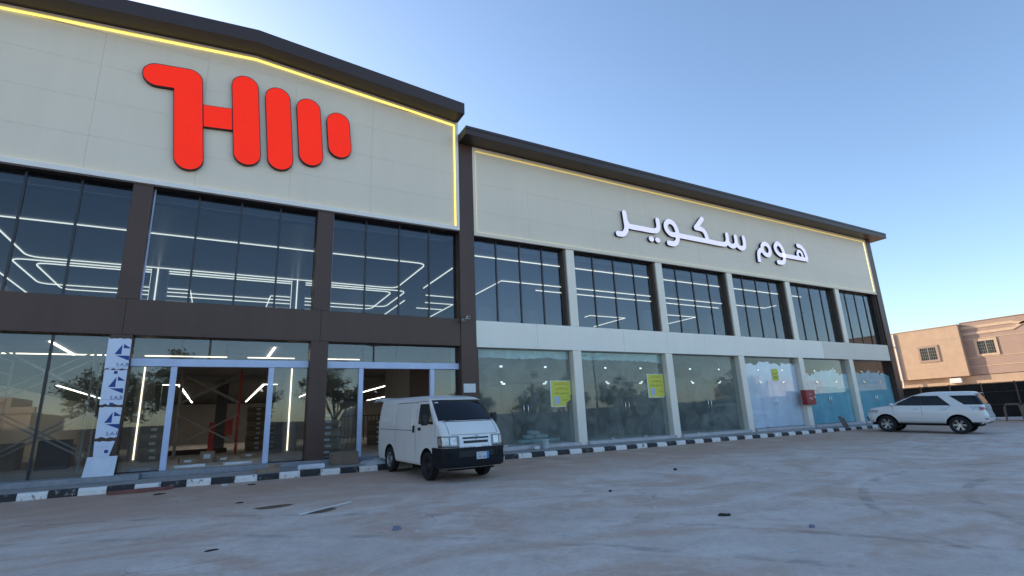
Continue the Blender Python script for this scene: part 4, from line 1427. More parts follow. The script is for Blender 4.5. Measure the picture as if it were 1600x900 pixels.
# ------------------------------------------------------------------ dark fence beside the yard
fence = empty("shade_net_fence", (44.5, 5, -.3), "tall dark shade-net fence with thin posts along the side of the yard", "fence")
M_net = mat("black_shade_net", (.012, .012, .013), .9, 0, .3, 3, .3, 60)
M_post = mat("grey_fence_post", (.07, .06, .055), .6, .3, .2)
yy = 20.6
while yy > -24:
    y1 = yy - 1.75
    zb = gz(44, yy)
    B("net_panel", 44.5, 44.52, y1 + .03, yy - .03, zb + .06, 2.27, M_net, fence)
    B("post", 44.43, 44.49, yy - .03, yy + .03, zb - .1, 2.36, M_post, fence)
    for z in (1.72, .92):
        B("rail", 44.45, 44.485, y1 + .032, yy - .032, z - .02, z + .02, M_post, fence)
    yy = y1
B("top_rail", 44.44, 44.50, -24, 20.6, 2.275, 2.32, M_post, fence)
M_hoop = mat("rusty_brown_tube", (.20, .155, .115), .7, .2, .2)
for k, (x, y, lb_) in enumerate(((42.6, 13.45, "nearest the white car"), (42.4, 12.55, "in the middle"), (42.2, 11.65, "farthest from the white car"))):
    z = gz(x, y)
    obj("barrier_hoop", MB().tube([(x, y + .42, z - .05), (x - .02, y + .36, z + .85), (x, y + .28, z + 1.02), (x, y - .28, z + 1.02), (x + .02, y - .36, z + .85), (x, y - .42, z - .05)], .06, 8), M_hoop, None, smooth=40,
        label="brown tubular barrier hoop before the fence, " + lb_, cat="barrier", group="barrier hoops before the fence", origin=(x, y, z))
tilted_box("fence_footing", 43.9, 16.2, gz(43.9, 16) - .02, .5, 7.0, .14, 0.0, M_board, "low white footing strip in front of the dark fence", "footing")
leaning("plank", 28.55, 28.78, 15.86, .165, .72, .2, mat("grey_plank", (.17, .13, .11), .8, 0, .2), "short grey plank propped at the kerb before the white car", "plank", th=.05)
leaning("plank", 28.82, 29.02, 15.88, .165, .64, .18, mat("grey_plank"), "second grey plank propped at the kerb close to the car bumper", "plank", th=.05)

# ------------------------------------------------------------------ vehicles
M_paint = mat("white_car_paint", (.85, .83, .80), .28, 0, .015, .8, coat=.6)
M_paint2 = mat("dusty_white_paint", (.84, .82, .78), .33, 0, .04, 1.5, coat=.4)
M_glasscar = mat("tinted_car_glass", (.008, .010, .013), .05, 0, .05, spec=.35)
M_wind = mat("windscreen_glass", (.008, .011, .015), .04, 0, .05, spec=.45)
M_bumper = mat("dark_bumper_plastic", (.006, .007, .011), .6, 0, .12, spec=.3)
M_tyre = mat("tyre_rubber", (.016, .016, .017), .85, 0, .15)
M_alloy = mat("alloy_wheel", (.62, .62, .63), .3, .8, .04)
M_steelwheel = mat("grey_steel_wheel", (.30, .31, .32), .45, .5, .08)
M_seam = mat("panel_gap", (.05, .05, .055), .8)
M_lamp = mat("clear_lamp_lens", (.50, .50, .49), .22, .5, .35, 14, coat=.4)
M_lampred = mat("red_lamp_lens", (.35, .02, .02), .15, 0, .1, coat=1.0)
M_lampbase = mat('lamp_housing', (.16, .165, .17), .25, .2, .1, coat=.4)
M_amber = mat('pale_amber_lens', (.50, .42, .33), .15, .1, .1, coat=1.0)
M_silver = mat("silver_plastic", (.60, .62, .66), .3, .3, .04)
M_well = mat("wheel_well", (.006, .006, .006), .95)


class Body:
    """car body from plan slices: rows (z, x_front, x_rear, half_width, front_radius, rear_radius, front_bulge)"""
    def __init__(self, rows, zm=None):
        self.R = np.array(rows, float)
        self.zm = (lambda z: float(np.interp(z, zm[0], zm[1]))) if zm else (lambda z: z)

    def par(self, z):
        R = self.R
        return [float(np.interp(z, R[:, 0], R[:, k])) for k in range(1, 7)]

    def outline(self, z):
        xf, xr, w, rf, rr, b = self.par(z)
        P = []
        for y in np.linspace(0, w - rf, 8):
            P.append((xf - b * (y / w) ** 2, y))
        xc = xf - b * ((w - rf) / w) ** 2 - rf
        for a in np.linspace(0, math.pi / 2, 9)[1:]:
            P.append((xc + rf * math.cos(a), w - rf + rf * math.sin(a)))
        for x in np.linspace(xc, xr + rr, 22)[1:]:
            P.append((x, w))
        for a in np.linspace(math.pi / 2, math.pi, 7)[1:]:
            P.append((xr + rr + rr * math.cos(a), w - rr + rr * math.sin(a)))
        for y in np.linspace(w - rr, 0, 6)[1:]:
            P.append((xr, y))
        return P

    def mesh(self, zs):
        mb = MB()
        rings = []
        for z in zs:
            h = self.outline(z)
            zz = self.zm(z)
            rings.append([(x, y, zz) for x, y in h] + [(x, -y, zz) for x, y in reversed(h[1:-1])])
        n = len(rings[0])
        for rg in rings:
            mb.v.extend(rg)
        for i in range(len(rings) - 1):
            for k in range(n):
                k2 = (k + 1) % n
                mb.f.append((i * n + k, i * n + k2, (i + 1) * n + k2, (i + 1) * n + k)); mb.m.append(0)
        h = (n + 2) // 2
        for base, rev in ((0, True), ((len(rings) - 1) * n, False)):
            # caps as quads across
            for k in range(h - 1):
                a, b_ = base + k, base + k + 1
                c, d = base + (n - k - 1) % n, base + (n - k) % n
                q = (a, b_, c, d)
                q = tuple(dict.fromkeys(q))
                if len(q) >= 3:
                    mb.f.append(q if not rev else tuple(reversed(q))); mb.m.append(0)
        return mb

    def pos(self, s, z, off=0.0):
        """point at arclength s from the front centre (positive to the left, +y), at height z"""
        P = np.array(self.outline(z))
        seg = np.hypot(*(P[1:] - P[:-1]).T)
        L = np.concatenate([[0], np.cumsum(seg)])
        a = min(abs(s), L[-1] - 1e-6)
        x, y = np.interp(a, L, P[:, 0]), np.interp(a, L, P[:, 1])
        e = .02
        x1, y1 = np.interp(min(a + e, L[-1]), L, P[:, 0]), np.interp(min(a + e, L[-1]), L, P[:, 1])
        x0, y0 = np.interp(max(a - e, 0), L, P[:, 0]), np.interp(max(a - e, 0), L, P[:, 1])
        tx, ty = x1 - x0, y1 - y0
        ln = math.hypot(tx, ty) or 1
        n_ = (ty / ln, -tx / ln)
        sg = 1 if s >= 0 else -1
        return Vector((x + n_[0] * off, sg * (y + n_[1] * off), self.zm(z)))

    def s_at(self, x, z, rear=False):
        """arclength at which the side (y = half width) has this x"""
        P = np.array(self.outline(z))
        seg = np.hypot(*(P[1:] - P[:-1]).T)
        L = np.concatenate([[0], np.cumsum(seg)])
        i0 = 8
        xs_ = P[i0:-5, 0]; Ls = L[i0:-5]
        return float(np.interp(-x, -xs_, Ls))

    def length(self, z):
        P = np.array(self.outline(z))
        return float(np.hypot(*(P[1:] - P[:-1]).T).sum())

    def patch(self, s0, s1, z0, z1, off=.006, ns=10, nz=6, skirt=.012, mb=None, mi=0):
        """proud patch over s0(z)..s1(z); with a skirt back to the body"""
        f0 = s0 if callable(s0) else (lambda z: s0)
        f1 = s1 if callable(s1) else (lambda z: s1)
        mb = mb or MB()
        G = []
        for j in range(nz + 1):
            z = z0 + (z1 - z0) * j / nz
            G.append([(f0(z) + (f1(z) - f0(z)) * i / ns, z) for i in range(ns + 1)])
        V = [self.pos(s, z, off) for row in G for s, z in row]
        F = [(j * (ns + 1) + i, j * (ns + 1) + i + 1, (j + 1) * (ns + 1) + i + 1, (j + 1) * (ns + 1) + i) for j in range(nz) for i in range(ns)]
        mb.raw(V, F, mi)
        if skirt:
            loop = [(0, i) for i in range(ns)] + [(j, ns) for j in range(nz)] + [(nz, i) for i in range(ns, 0, -1)] + [(j, 0) for j in range(nz, 0, -1)]
            top = [self.pos(*G[j][i], off) for j, i in loop]
            bot = [self.pos(*G[j][i], off - skirt) for j, i in loop]
            n = len(loop)
            mb.raw(top + bot, [(k, (k + 1) % n, n + (k + 1) % n, n + k) for k in range(n)], mi)
        return mb

    def side(self, x0, x1, z0, z1, sgn=1, **kw):
        f0 = x0 if callable(x0) else (lambda z: x0)
        f1 = x1 if callable(x1) else (lambda z: x1)
        return self.patch(lambda z: sgn * self.s_at(f0(z), z), lambda z: sgn * self.s_at(f1(z), z), z0, z1, **kw)

    def seam(self, pts, w=.012, sgn=1, off=.002, mb=None):
        """thin dark line along points (x,z) on the side"""
        mb = mb or MB()
        for (xa, za), (xb, zb) in zip(pts[:-1], pts[1:]):
            n = 6
            for k in range(n):
                t0, t1 = k / n, (k + 1) / n
                q = []
                for t, dx in ((t0, -1), (t1, -1), (t1, 1), (t0, 1)):
                    x, z = xa + (xb - xa) * t, za + (zb - za) * t
                    d = Vector((xb - xa, zb - za)).normalized()
                    x += -d.y * dx * w / 2; z += d.x * dx * w / 2
                    q.append(self.pos(sgn * self.s_at(x, z), z, off))
                mb.raw(q, [(0, 1, 2, 3)])
        return mb


def cut_wells(body_mb, mats, wells, r, depth=.34):
    """body mesh with the wheel wells cut out"""
    me = make_mesh("body", body_mb, mats, None)
    o = bpy.data.objects.new("tmp_body", me); COL.objects.link(o)
    tmp = []
    for (x, y, z) in wells:
        mb = MB()
        sg = 1 if y > 0 else -1
        mb.tube([(x, y + sg * .30, z), (x, y - sg * depth, z)], r, 36, 1)
        c = bpy.data.objects.new("tmp_cut", make_mesh("cut", mb, mats)); COL.objects.link(c)
        md = o.modifiers.new("b", 'BOOLEAN'); md.object = c; md.operation = 'DIFFERENCE'; md.solver = 'EXACT'
        tmp.append(c)
    dg = bpy.context.evaluated_depsgraph_get()
    res = bpy.data.meshes.new_from_object(o.evaluated_get(dg))
    for c in tmp + [o]:
        bpy.data.objects.remove(c)
    smooth_angle(res, 32)
    return res


def link_mesh(name, me, parent):
    o = bpy.data.objects.new(name, me); o.parent = parent; COL.objects.link(o)
    return o


def wheel(parent, x, y, r, w, rim_r, spokes, m_rim, cover=False):
    sg = 1 if y > 0 else -1
    e = bpy.data.objects.new("wheel", None); e.parent = parent; e.location = (x, y, r); COL.objects.link(e)
    hw = w / 2
    obj("tyre", MB().lathe([(rim_r, -hw * .8), (r * .93, -hw), (r * .985, -hw * .8), (r, -hw * .4), (r, hw * .4), (r * .985, hw * .8), (r * .93, hw), (rim_r, hw * .8)], 'y', 40), M_tyre, e, smooth=35, shift=False)
    mb = MB()
    mb.lathe([(rim_r * .90, sg * hw * .5), (rim_r * 1.01, sg * hw * .86), (rim_r * 1.02, sg * hw * .80), (rim_r * .98, -sg * hw * .7), (rim_r * .9, -sg * hw * .7)], 'y', 36)
    obj("rim", mb, m_rim, e, smooth=35, shift=False)
    mb = MB()
    mb.tube([(0, sg * hw * .05, 0), (0, sg * hw * .12, 0)], rim_r * .95, 28)
    obj("brake_disc", mb, M_well, e, shift=False)
    mb = MB()
    if spokes:
        for k in range(spokes):
            a = 2 * math.pi * k / spokes
            d = Vector((math.cos(a), 0, math.sin(a))); t = Vector((-math.sin(a), 0, math.cos(a)))
            for dw in ((-.035, -.012), (.012, .035)):
                q = []
                for rad, yy_ in ((rim_r * .16, .50), (rim_r * .95, .62)):
                    for tw in dw:
                        q.append(d * rad + t * tw * (1.35 if rad > .2 else .8) + Vector((0, sg * hw * yy_, 0)))
                q2 = [v - Vector((0, sg * .03, 0)) for v in q]
                mb.raw(q + q2, [(0, 1, 3, 2), (4, 5, 7, 6), (0, 1, 5, 4), (2, 3, 7, 6), (0, 2, 6, 4), (1, 3, 7, 5)])
        mb.tube([(0, sg * hw * .3, 0), (0, sg * hw * .58, 0)], rim_r * .24, 18)
    else:
        mb.lathe([(0.001, sg * hw * .62), (rim_r * .34, sg * hw * .60), (rim_r * .48, sg * hw * .34), (rim_r * .80, sg * hw * .40), (rim_r * .92, sg * hw * .55), (rim_r * .92, sg * hw * .30), (.001, sg * hw * .2)], 'y', 30)
        for k in range(8):
            a = 2 * math.pi * k / 8
            c = Vector((rim_r * .66 * math.cos(a), sg * hw * .385, rim_r * .66 * math.sin(a)))
            mb.tube([c, c + Vector((0, sg * .012, 0))], .028, 10, 1)
    obj("hub", mb, [m_rim, M_well], e, smooth=35, shift=False)
    return e


def place(e, cx, cy, heading, wb, tw):
    """stand a vehicle Empty on the sloping yard; heading is the direction of its nose"""
    h = Vector((heading[0], heading[1], 0)).normalized()
    l = Vector((-h.y, h.x, 0))
    zf = gz(cx + h.x * wb / 2, cy + h.y * wb / 2); zr = gz(cx - h.x * wb / 2, cy - h.y * wb / 2)
    zl = gz(cx + l.x * tw / 2, cy + l.y * tw / 2); zr2 = gz(cx - l.x * tw / 2, cy - l.y * tw / 2)
    X = (h * wb + Vector((0, 0, zf - zr))).normalized()
    Yv = (l * tw + Vector((0, 0, zl - zr2)))
    Z = X.cross(Yv).normalized(); Yv = Z.cross(X)
    e.matrix_world = Matrix(((X.x, Yv.x, Z.x, cx), (X.y, Yv.y, Z.y, cy), (X.z, Yv.z, Z.z, (zf + zr) / 2 + .002), (0, 0, 0, 1)))


# --- delivery van
van = empty("delivery_van", (0, 0, 0), "white panel van with black bumper and raised tailgate parked before the doorway", "van")
#        z     xf     xr     w     rf   rr   b
VB = Body([(.22, 2.31, -2.26, .800, .17, .10, .05), (.27, 2.345, -2.29, .830, .17, .10, .06), (.45, 2.36, -2.315, .8475, .17, .10, .07), (.62, 2.36, -2.32, .8475, .17, .10, .07),
           (.72, 2.35, -2.32, .8475, .18, .10, .08), (.95, 2.315, -2.32, .8475, .19, .10, .09), (1.05, 2.26, -2.32, .846, .20, .10, .10), (1.15, 2.18, -2.32, .842, .20, .10, .11), (1.24, 2.08, -2.32, .836, .20, .10, .12),
           (1.28, 2.02, -2.32, .832, .20, .10, .12), (1.45, 1.86, -2.31, .812, .18, .10, .13), (1.62, 1.69, -2.30, .79, .17, .10, .13), (1.76, 1.54, -2.28, .765, .16, .10, .12), (1.85, 1.43, -2.26, .745, .16, .10, .12),
           (1.91, 1.26, -2.22, .710, .16, .12, .12), (1.95, 1.02, -2.14, .650, .2, .14, .12), (1.975, .80, -2.02, .56, .22, .16, .12), (1.99, .5, -1.8, .40, .2, .16, .1)], zm=([0, .22, .70, 1.30, 1.99], [0.05, .32, .81, 1.40, 2.04]))
VB.R[:, 1] -= .06
VB.R[:, 3] *= .975
zsv = [.22, .245, .27, .31, .37, .45, .54, .62, .72, .81, .88, .95, 1.0, 1.05, 1.10, 1.15, 1.20, 1.24, 1.28, 1.36, 1.45, 1.53, 1.62, 1.69, 1.76, 1.81, 1.85, 1.88, 1.91, 1.93, 1.95, 1.963, 1.975, 1.99]
RW = .335
wx, wy = 1.285, .735
body = cut_wells(VB.mesh(zsv), [M_paint2, M_well], [(sx * wx, sy * .70, RW) for sx in (1, -1) for sy in (1, -1)], .425)
link_mesh("body", body, van)
for sx in (1, -1):
    for sy in (1, -1):
        wheel(van, sx * wx, sy * .735, RW, .19, .205, 0, M_steelwheel if sx < 0 else M_dark)
vo_ = dict(shift=False, smooth=40)
obj("windscreen", VB.patch(lambda z: -(VB.par(z)[2] - .02), lambda z: VB.par(z)[2] - .02, 1.30, 1.845, off=.006, ns=20, nz=10), M_wind, van, **vo_)
for sg in (1, -1):
    dw = VB.side(lambda z: 1.64 - (z - 1.22) * .74, lambda z: .72, 1.22, 1.75, sgn=sg, off=.005)
    obj("door_window", dw, M_glasscar, van, **vo_)
    mb = VB.seam([(.58, .42), (.58, 1.80)], sgn=sg)
    VB.seam([(.58, 1.82), (1.30, 1.82)], sgn=sg, mb=mb); VB.seam([(1.76, .90), (1.76, 1.24)], sgn=sg, mb=mb)
    obj("door_gap", mb, M_seam, van, **vo_)
    mb = VB.seam([(-.85, 1.80), (.56, 1.80)], sgn=sg, w=.016)
    VB.seam([(-2.1, 1.05), (.45, 1.05)], sgn=sg, w=.014, mb=mb)
    VB.seam([(-.86, .42), (-.86, 1.80)], sgn=sg, w=.008, mb=mb)
    obj("slide_rail", mb, M_seam, van, **vo_)
    # pressed panel on the side
    obj("side_panel", VB.side(.30, -.72, 1.16, 1.70, sgn=sg, off=.007, skirt=.007), M_paint2, van, **vo_)
    obj("side_panel", VB.side(-1.0, -2.05, 1.16, 1.70, sgn=sg, off=.007, skirt=.007), M_paint2, van, **vo_)
    obj("door_handle", VB.side(.50, .40, 1.00, 1.18, sgn=sg, off=.02, skirt=.03, ns=2, nz=3), M_dark, van, **vo_)
    obj("door_handle", VB.side(.90, .74, 1.06, 1.13, sgn=sg, off=.02, skirt=.03, ns=3, nz=2), M_dark, van, **vo_)
    p0 = VB.pos(sg * VB.s_at(1.50, 1.25), 1.25, .01)
    mr = obj("mirror", MB().bbox(1.42, 1.56, min(sg * .90, sg * 1.06), max(sg * .90, sg * 1.06), 1.30, 1.56, .03), M_dark, van, shift=False, smooth=40)
    obj("mirror_arm", MB().tube([p0, (1.5, sg * .93, 1.38)], .025, 8), M_dark, mr, shift=False)
    # headlamp
    hl = obj("headlamp", VB.patch(lambda z: sg * (.44 + .03 * (.93 - z)), lambda z: sg * (1.06 - .25 * max(0, z - .86)), .70, .945, off=.008, ns=12, nz=5), M_lampbase, van, **vo_)
    for sa, sb, za, zb, mm in ((.50, .66, .735, .915, M_lamp), (.69, .85, .735, .915, M_lamp), (.90, 1.00, .74, .90, M_amber)):
        obj("lamp_reflector", VB.patch(sg * sa, sg * sb, za, zb, off=.014, ns=4, nz=4), mm, hl, **vo_)
    obj("headlamp_bezel", VB.patch(sg * .435, sg * 1.06, .678, .70, off=.010, ns=12, nz=1), M_dark, van, **vo_)
obj("bumper", VB.patch(-1.36, 1.36, .23, .67, off=.028, ns=40, nz=8, skirt=.03), M_bumper, van, **vo_)
obj("bumper_step", VB.patch(-1.10, 1.10, .25, .44, off=.05, ns=30, nz=3, skirt=.04), M_bumper, van, **vo_)
for sg in (1, -1):
    obj("bonnet_gap", VB.patch(sg * .655, sg * .667, .975, 1.27, off=.003, ns=1, nz=8, skirt=0), M_seam, van, **vo_)
    obj("fog_recess", VB.patch(sg * .60, sg * .80, .47, .58, off=.032, ns=4, nz=2), M_well, van, **vo_)
obj("bumper_intake", VB.patch(-.46, .46, .46, .60, off=.034, ns=10, nz=2), M_dark, van, **vo_)
gr = obj("grille", VB.patch(-.43, .43, .62, .93, off=.016, ns=14, nz=5), M_silver, van, **vo_)
obj("grille_slot", VB.patch(-.35, .35, .865, .905, off=.024, ns=10, nz=1), M_dark, gr, **vo_)
obj("grille_slot", VB.patch(-.33, .33, .765, .825, off=.024, ns=10, nz=1), M_dark, gr, **vo_)
for k in range(9):
    s = -.38 + .062 * k if k < 6 else .18 + .075 * (k - 6)
    obj("grille_hole", VB.patch(s - .012, s + .012, .665, .69, off=.022, ns=2, nz=1), M_dark, gr, **vo_)
# emblem
c0 = VB.pos(0, .905, .03)
mb = MB().lathe([(.045, 0), (.058, .006), (.05, .012)], 'y', 24)
mb.v = [(y + c0.x, x * 1.3, z * .85 + c0.z) for x, y, z in mb.v]
obj("emblem", mb, M_steel, gr, shift=False, smooth=40)
mb = MB().lathe([(.028, 0), (.036, .006), (.03, .012)], 'y', 20)
mb.v = [(y + c0.x, x * .55, z * .9 + c0.z) for x, y, z in mb.v]
obj("emblem", mb, M_steel, gr, shift=False, smooth=40)
obj("bonnet_gap", VB.patch(-.80, .80, 1.27, 1.285, off=.004, ns=16, nz=1), M_seam, van, **vo_)
obj("bonnet_gap", VB.patch(-.62, .62, .965, .973, off=.003, ns=16, nz=1), M_seam, van, **vo_)
for sg in (1, -1):
    a = [VB.pos(sg * .62, 1.30, .02), VB.pos(sg * .30, 1.325, .025), VB.pos(sg * -.02, 1.34, .02)]
    obj("wiper", MB().tube(a, .010, 6), M_dark, van, shift=False)
    obj("sun_visor_sticker", VB.patch(-.66, -.58, 1.76, 1.79, off=.010, ns=2, nz=1), M_paper, van, **vo_) if sg > 0 else None
# number plate
pl = obj("number_plate", VB.patch(-.02, .31, .40, .56, off=.062, ns=4, nz=2, skirt=.02), mat("plate_white", (.62, .66, .70), .4), van, **vo_)
obj("plate_band", VB.patch(.25, .31, .40, .56, off=.065, ns=2, nz=2, skirt=.003), mat("plate_blue", (.06, .22, .50), .4), pl, **vo_)
mb = MB()
c0 = VB.pos(.115, .48, .069)
add_text(mb, arabic("ا ح ل") + "  \u0661\u0667\u0666\u0667", (c0.x, c0.y, VB.zm(.52)), (0, 1, 0), (0, 0, 1), width=.22, height=.055)
add_text(mb, "1767  LJA", (c0.x, c0.y, VB.zm(.445)), (0, 1, 0), (0, 0, 1), width=.22, height=.055)
obj("plate_text", mb, M_ink, pl, shift=False)
# tailgate raised behind the roof
tg = MB()
prof = [(-2.16, 1.985), (-2.55, 2.06), (-2.95, 2.05), (-3.08, 1.99)]
for (xa, za), (xb, zb) in zip(prof[:-1], prof[1:]):
    V = []
    for x, z in ((xa, za), (xb, zb)):
        for y in (-.70, -.64, .64, .70):
            V.append((x, y, z - (.02 if abs(y) > .65 else 0)))
    V2 = [(x, y, z - .045) for x, y, z in V]
    tg.raw(V + V2, [(0, 1, 5, 4), (1, 2, 6, 5), (2, 3, 7, 6), (8, 12, 13, 9), (9, 13, 14, 10), (10, 14, 15, 11), (0, 4, 12, 8), (3, 11, 15, 7), (4, 5, 13, 12), (5, 6, 14, 13), (6, 7, 15, 14)])
obj("tailgate", tg, M_paint2, van, shift=False, smooth=40)
obj("underbody", MB().box(-2.15, 2.10, -.60, .60, .26, .36), M_well, van, shift=False)
place(van, 5.33, 13.98, (.07, -1), 2.57, 1.47)

# --- white SUV
suv = empty("suv", (0, 0, 0), "white SUV with dark tinted windows parked nose to the kerb at the far end", "car")
SB = Body([(.36, 2.10, -2.26, .84, .30, .20, .12), (.44, 2.22, -2.36, .89, .32, .22, .14), (.55, 2.28, -2.42, .915, .34, .24, .16), (.70, 2.29, -2.42, .92, .36, .24, .18), (.80, 2.28, -2.38, .92, .38, .22, .19),
           (.92, 2.24, -2.35, .915, .40, .20, .20), (.99, 2.16, -2.34, .905, .42, .20, .20), (1.04, 2.02, -2.335, .895, .42, .20, .18), (1.08, 1.80, -2.33, .885, .40, .20, .16), (1.11, 1.58, -2.325, .88, .36, .20, .14), (1.135, 1.36, -2.32, .872, .30, .20, .12),
           (1.18, 1.26, -2.31, .862, .26, .20, .12), (1.35, .96, -2.25, .828, .24, .20, .12), (1.50, .68, -2.18, .795, .24, .20, .12), (1.64, .36, -2.10, .755, .24, .20, .12), (1.73, .10, -2.04, .71, .26, .20, .12),
           (1.79, -.12, -2.02, .64, .26, .2, .12), (1.825, -.36, -1.98, .54, .26, .2, .12), (1.845, -.60, -1.85, .38, .2, .2, .1)], zm=([0, .36, .70, 1.16, 1.64, 1.845], [.04, .45, .80, 1.25, 1.69, 1.87]))
zss = [.36, .40, .44, .49, .55, .62, .70, .75, .80, .86, .92, .95, .98, 1.005, 1.03, 1.05, 1.07, 1.085, 1.10, 1.115, 1.13, 1.155, 1.18, 1.26, 1.35, 1.42, 1.50, 1.57, 1.64, 1.68, 1.73, 1.76, 1.79, 1.81, 1.825, 1.836, 1.845]
RS = .385
body = cut_wells(SB.mesh(zss), [M_paint, M_well], [(sx * 1.375, sy * .76, RS) for sx in (1, -1) for sy in (1, -1)], .475)
link_mesh("body", body, suv)
for sx in (1, -1):
    for sy in (1, -1):
        wheel(suv, sx * 1.375, sy * .79, RS, .25, .245, 6, M_alloy)
obj("windscreen", SB.patch(lambda z: -(SB.par(z)[2] - .05), lambda z: SB.par(z)[2] - .05, 1.20, 1.72, off=.006, ns=16, nz=8), M_glasscar, suv, **vo_)
obj("rear_window", SB.patch(lambda z: SB.length(z) - .56, lambda z: SB.length(z) - .001, 1.22, 1.66, off=.006, ns=6, nz=5), M_glasscar, suv, **vo_)
obj("rear_window", SB.patch(lambda z: -(SB.length(z) - .56), lambda z: -(SB.length(z) - .001), 1.22, 1.66, off=.006, ns=6, nz=5), M_glasscar, suv, **vo_)
for sg in (1, -1):
    def wtop(x0): return x0
    # door glass: front edge follows the screen pillar, rear edge slopes forward-down
    obj("door_window", SB.side(lambda z: 1.06 - (z - 1.16) * 1.80, lambda z: -.06, 1.16, 1.64, sgn=sg, off=.005, ns=8, nz=8), M_glasscar, suv, **vo_)
    obj("door_window", SB.side(lambda z: -.10, lambda z: -1.18 + (z - 1.16) * .9, 1.16, 1.64, sgn=sg, off=.005, ns=8, nz=8), M_glasscar, suv, **vo_)
    obj("window_pillar", SB.side(lambda z: -.058, lambda z: -.102, 1.16, 1.64, sgn=sg, off=.004, ns=2, nz=8), M_dark, suv, **vo_)
    obj("quarter_window", SB.patch(lambda z: sg * SB.s_at(-1.66 + (z - 1.20) * 1.15, z), lambda z: sg * (SB.length(z) - .60), 1.20, 1.64, off=.006, ns=14, nz=8), M_glasscar, suv, **vo_)
    mb = SB.seam([(1.02, .75), (1.06, 1.10)], sgn=sg, w=.008); SB.seam([(-.08, .50), (-.08, 1.15)], sgn=sg, w=.008, mb=mb)
    SB.seam([(-.92, .95), (-1.18, 1.15)], sgn=sg, w=.008, mb=mb)
    obj("door_gap", mb, M_seam, suv, **vo_)
    obj("side_moulding", SB.side(.90, -.85, .60, .68, sgn=sg, off=.018, skirt=.018, ns=10, nz=2), M_paint, suv, **vo_)
    obj("running_board", MB().bbox(-.88, .88, min(sg * .80, sg * .95), max(sg * .80, sg * .95), .40, .455, .015), M_dark, suv, shift=False)
    for x in (.22, -.78):
        obj("door_handle", SB.side(x, x - .17, .985, 1.02, sgn=sg, off=.025, skirt=.03, ns=3, nz=2), M_silver, suv, **vo_)
    mr = obj("mirror", MB().bbox(.98, 1.12, min(sg * .90, sg * 1.08), max(sg * .90, sg * 1.08), 1.22, 1.37, .04), M_paint, suv, shift=False, smooth=50)
    obj("mirror_arm", MB().box(1.02, 1.08, min(sg * .84, sg * .92), max(sg * .84, sg * .92), 1.22, 1.26), M_dark, mr, shift=False)
    obj("headlamp", SB.patch(lambda z: sg * (.62), lambda z: sg * (1.28), .82, .95, off=.010, ns=8, nz=4), M_lamp, suv, **vo_)
    obj("tail_lamp", SB.patch(lambda z: sg * (SB.length(z) - 1.26), lambda z: sg * (SB.length(z) - .60), .93, 1.13, off=.012, ns=8, nz=4), M_lamp, suv, **vo_)
    obj("tail_lamp_lens", SB.patch(lambda z: sg * (SB.length(z) - .98), lambda z: sg * (SB.length(z) - .70), .97, 1.08, off=.018, ns=6, nz=3), M_lampred, suv, **vo_)
    obj("rear_reflector", SB.patch(lambda z: sg * (SB.length(z) - .95), lambda z: sg * (SB.length(z) - .80), .56, .60, off=.012, ns=3, nz=1), M_lampred, suv, **vo_)
    obj("tail_handle", SB.patch(lambda z: sg * (SB.length(z) - .35), lambda z: sg * (SB.length(z) - .001), .98, 1.03, off=.02, ns=4, nz=1), M_silver, suv, **vo_)
obj("rear_valance", SB.patch(lambda z: -(SB.length(z) - .001) * 1.0, lambda z: -(SB.length(z) - 1.3), .36, .43, off=.010, ns=8, nz=2), M_dark, suv, **vo_)
obj("rear_valance", SB.patch(lambda z: (SB.length(z) - .001) * 1.0, lambda z: (SB.length(z) - 1.3), .36, .43, off=.010, ns=8, nz=2), M_dark, suv, **vo_)
obj("grille", SB.patch(-.50, .50, .62, .86, off=.012, ns=8, nz=3), M_dark, suv, **vo_)
obj("front_bumper_guard", SB.patch(-.75, .75, .44, .60, off=.05, ns=10, nz=3, skirt=.06), M_dark, suv, **vo_)
obj("roof_spoiler", MB().raw([(-1.85, -.60, 1.83), (-2.16, -.60, 1.80), (-2.16, .60, 1.80), (-1.85, .60, 1.83), (-1.85, -.60, 1.79), (-2.16, -.60, 1.76), (-2.16, .60, 1.76), (-1.85, .60, 1.79)],
    [(0, 1, 2, 3), (7, 6, 5, 4), (0, 4, 5, 1), (1, 5, 6, 2), (2, 6, 7, 3), (3, 7, 4, 0)]), M_paint, suv, shift=False)
obj("underbody", MB().box(-2.05, 2.05, -.62, .62, .34, .46), M_well, suv, shift=False)
place(suv, 29.80, 12.71, (-.188, .984), 2.75, 1.58)

# ------------------------------------------------------------------ what the glass mirrors: wall, trees, lamps and houses across the street
bw = empty("boundary_wall", (0, -12, -.6), "long cream boundary wall on the far side of the yard, mirrored in the shop glass", "wall")
for k in range(14):
    x = -70 + 14 * k
    B("wall_bay", x, x + 13.7, -12.2, -12.0, -1.8, 1.9, mat("cream_yard_wall", (.30, .27, .24), .85, 0, .1), bw)
    B("pier", x + 13.702, x + 13.998, -12.3, -11.9, -1.8, 2.1, mat("cream_yard_wall"), bw)

M_leaf = mat("dusty_leaves", (.055, .075, .028), .75, 0, .45, 1.2)
M_bark = mat("bark", (.12, .09, .065), .9, 0, .25, 8, .4, 20)


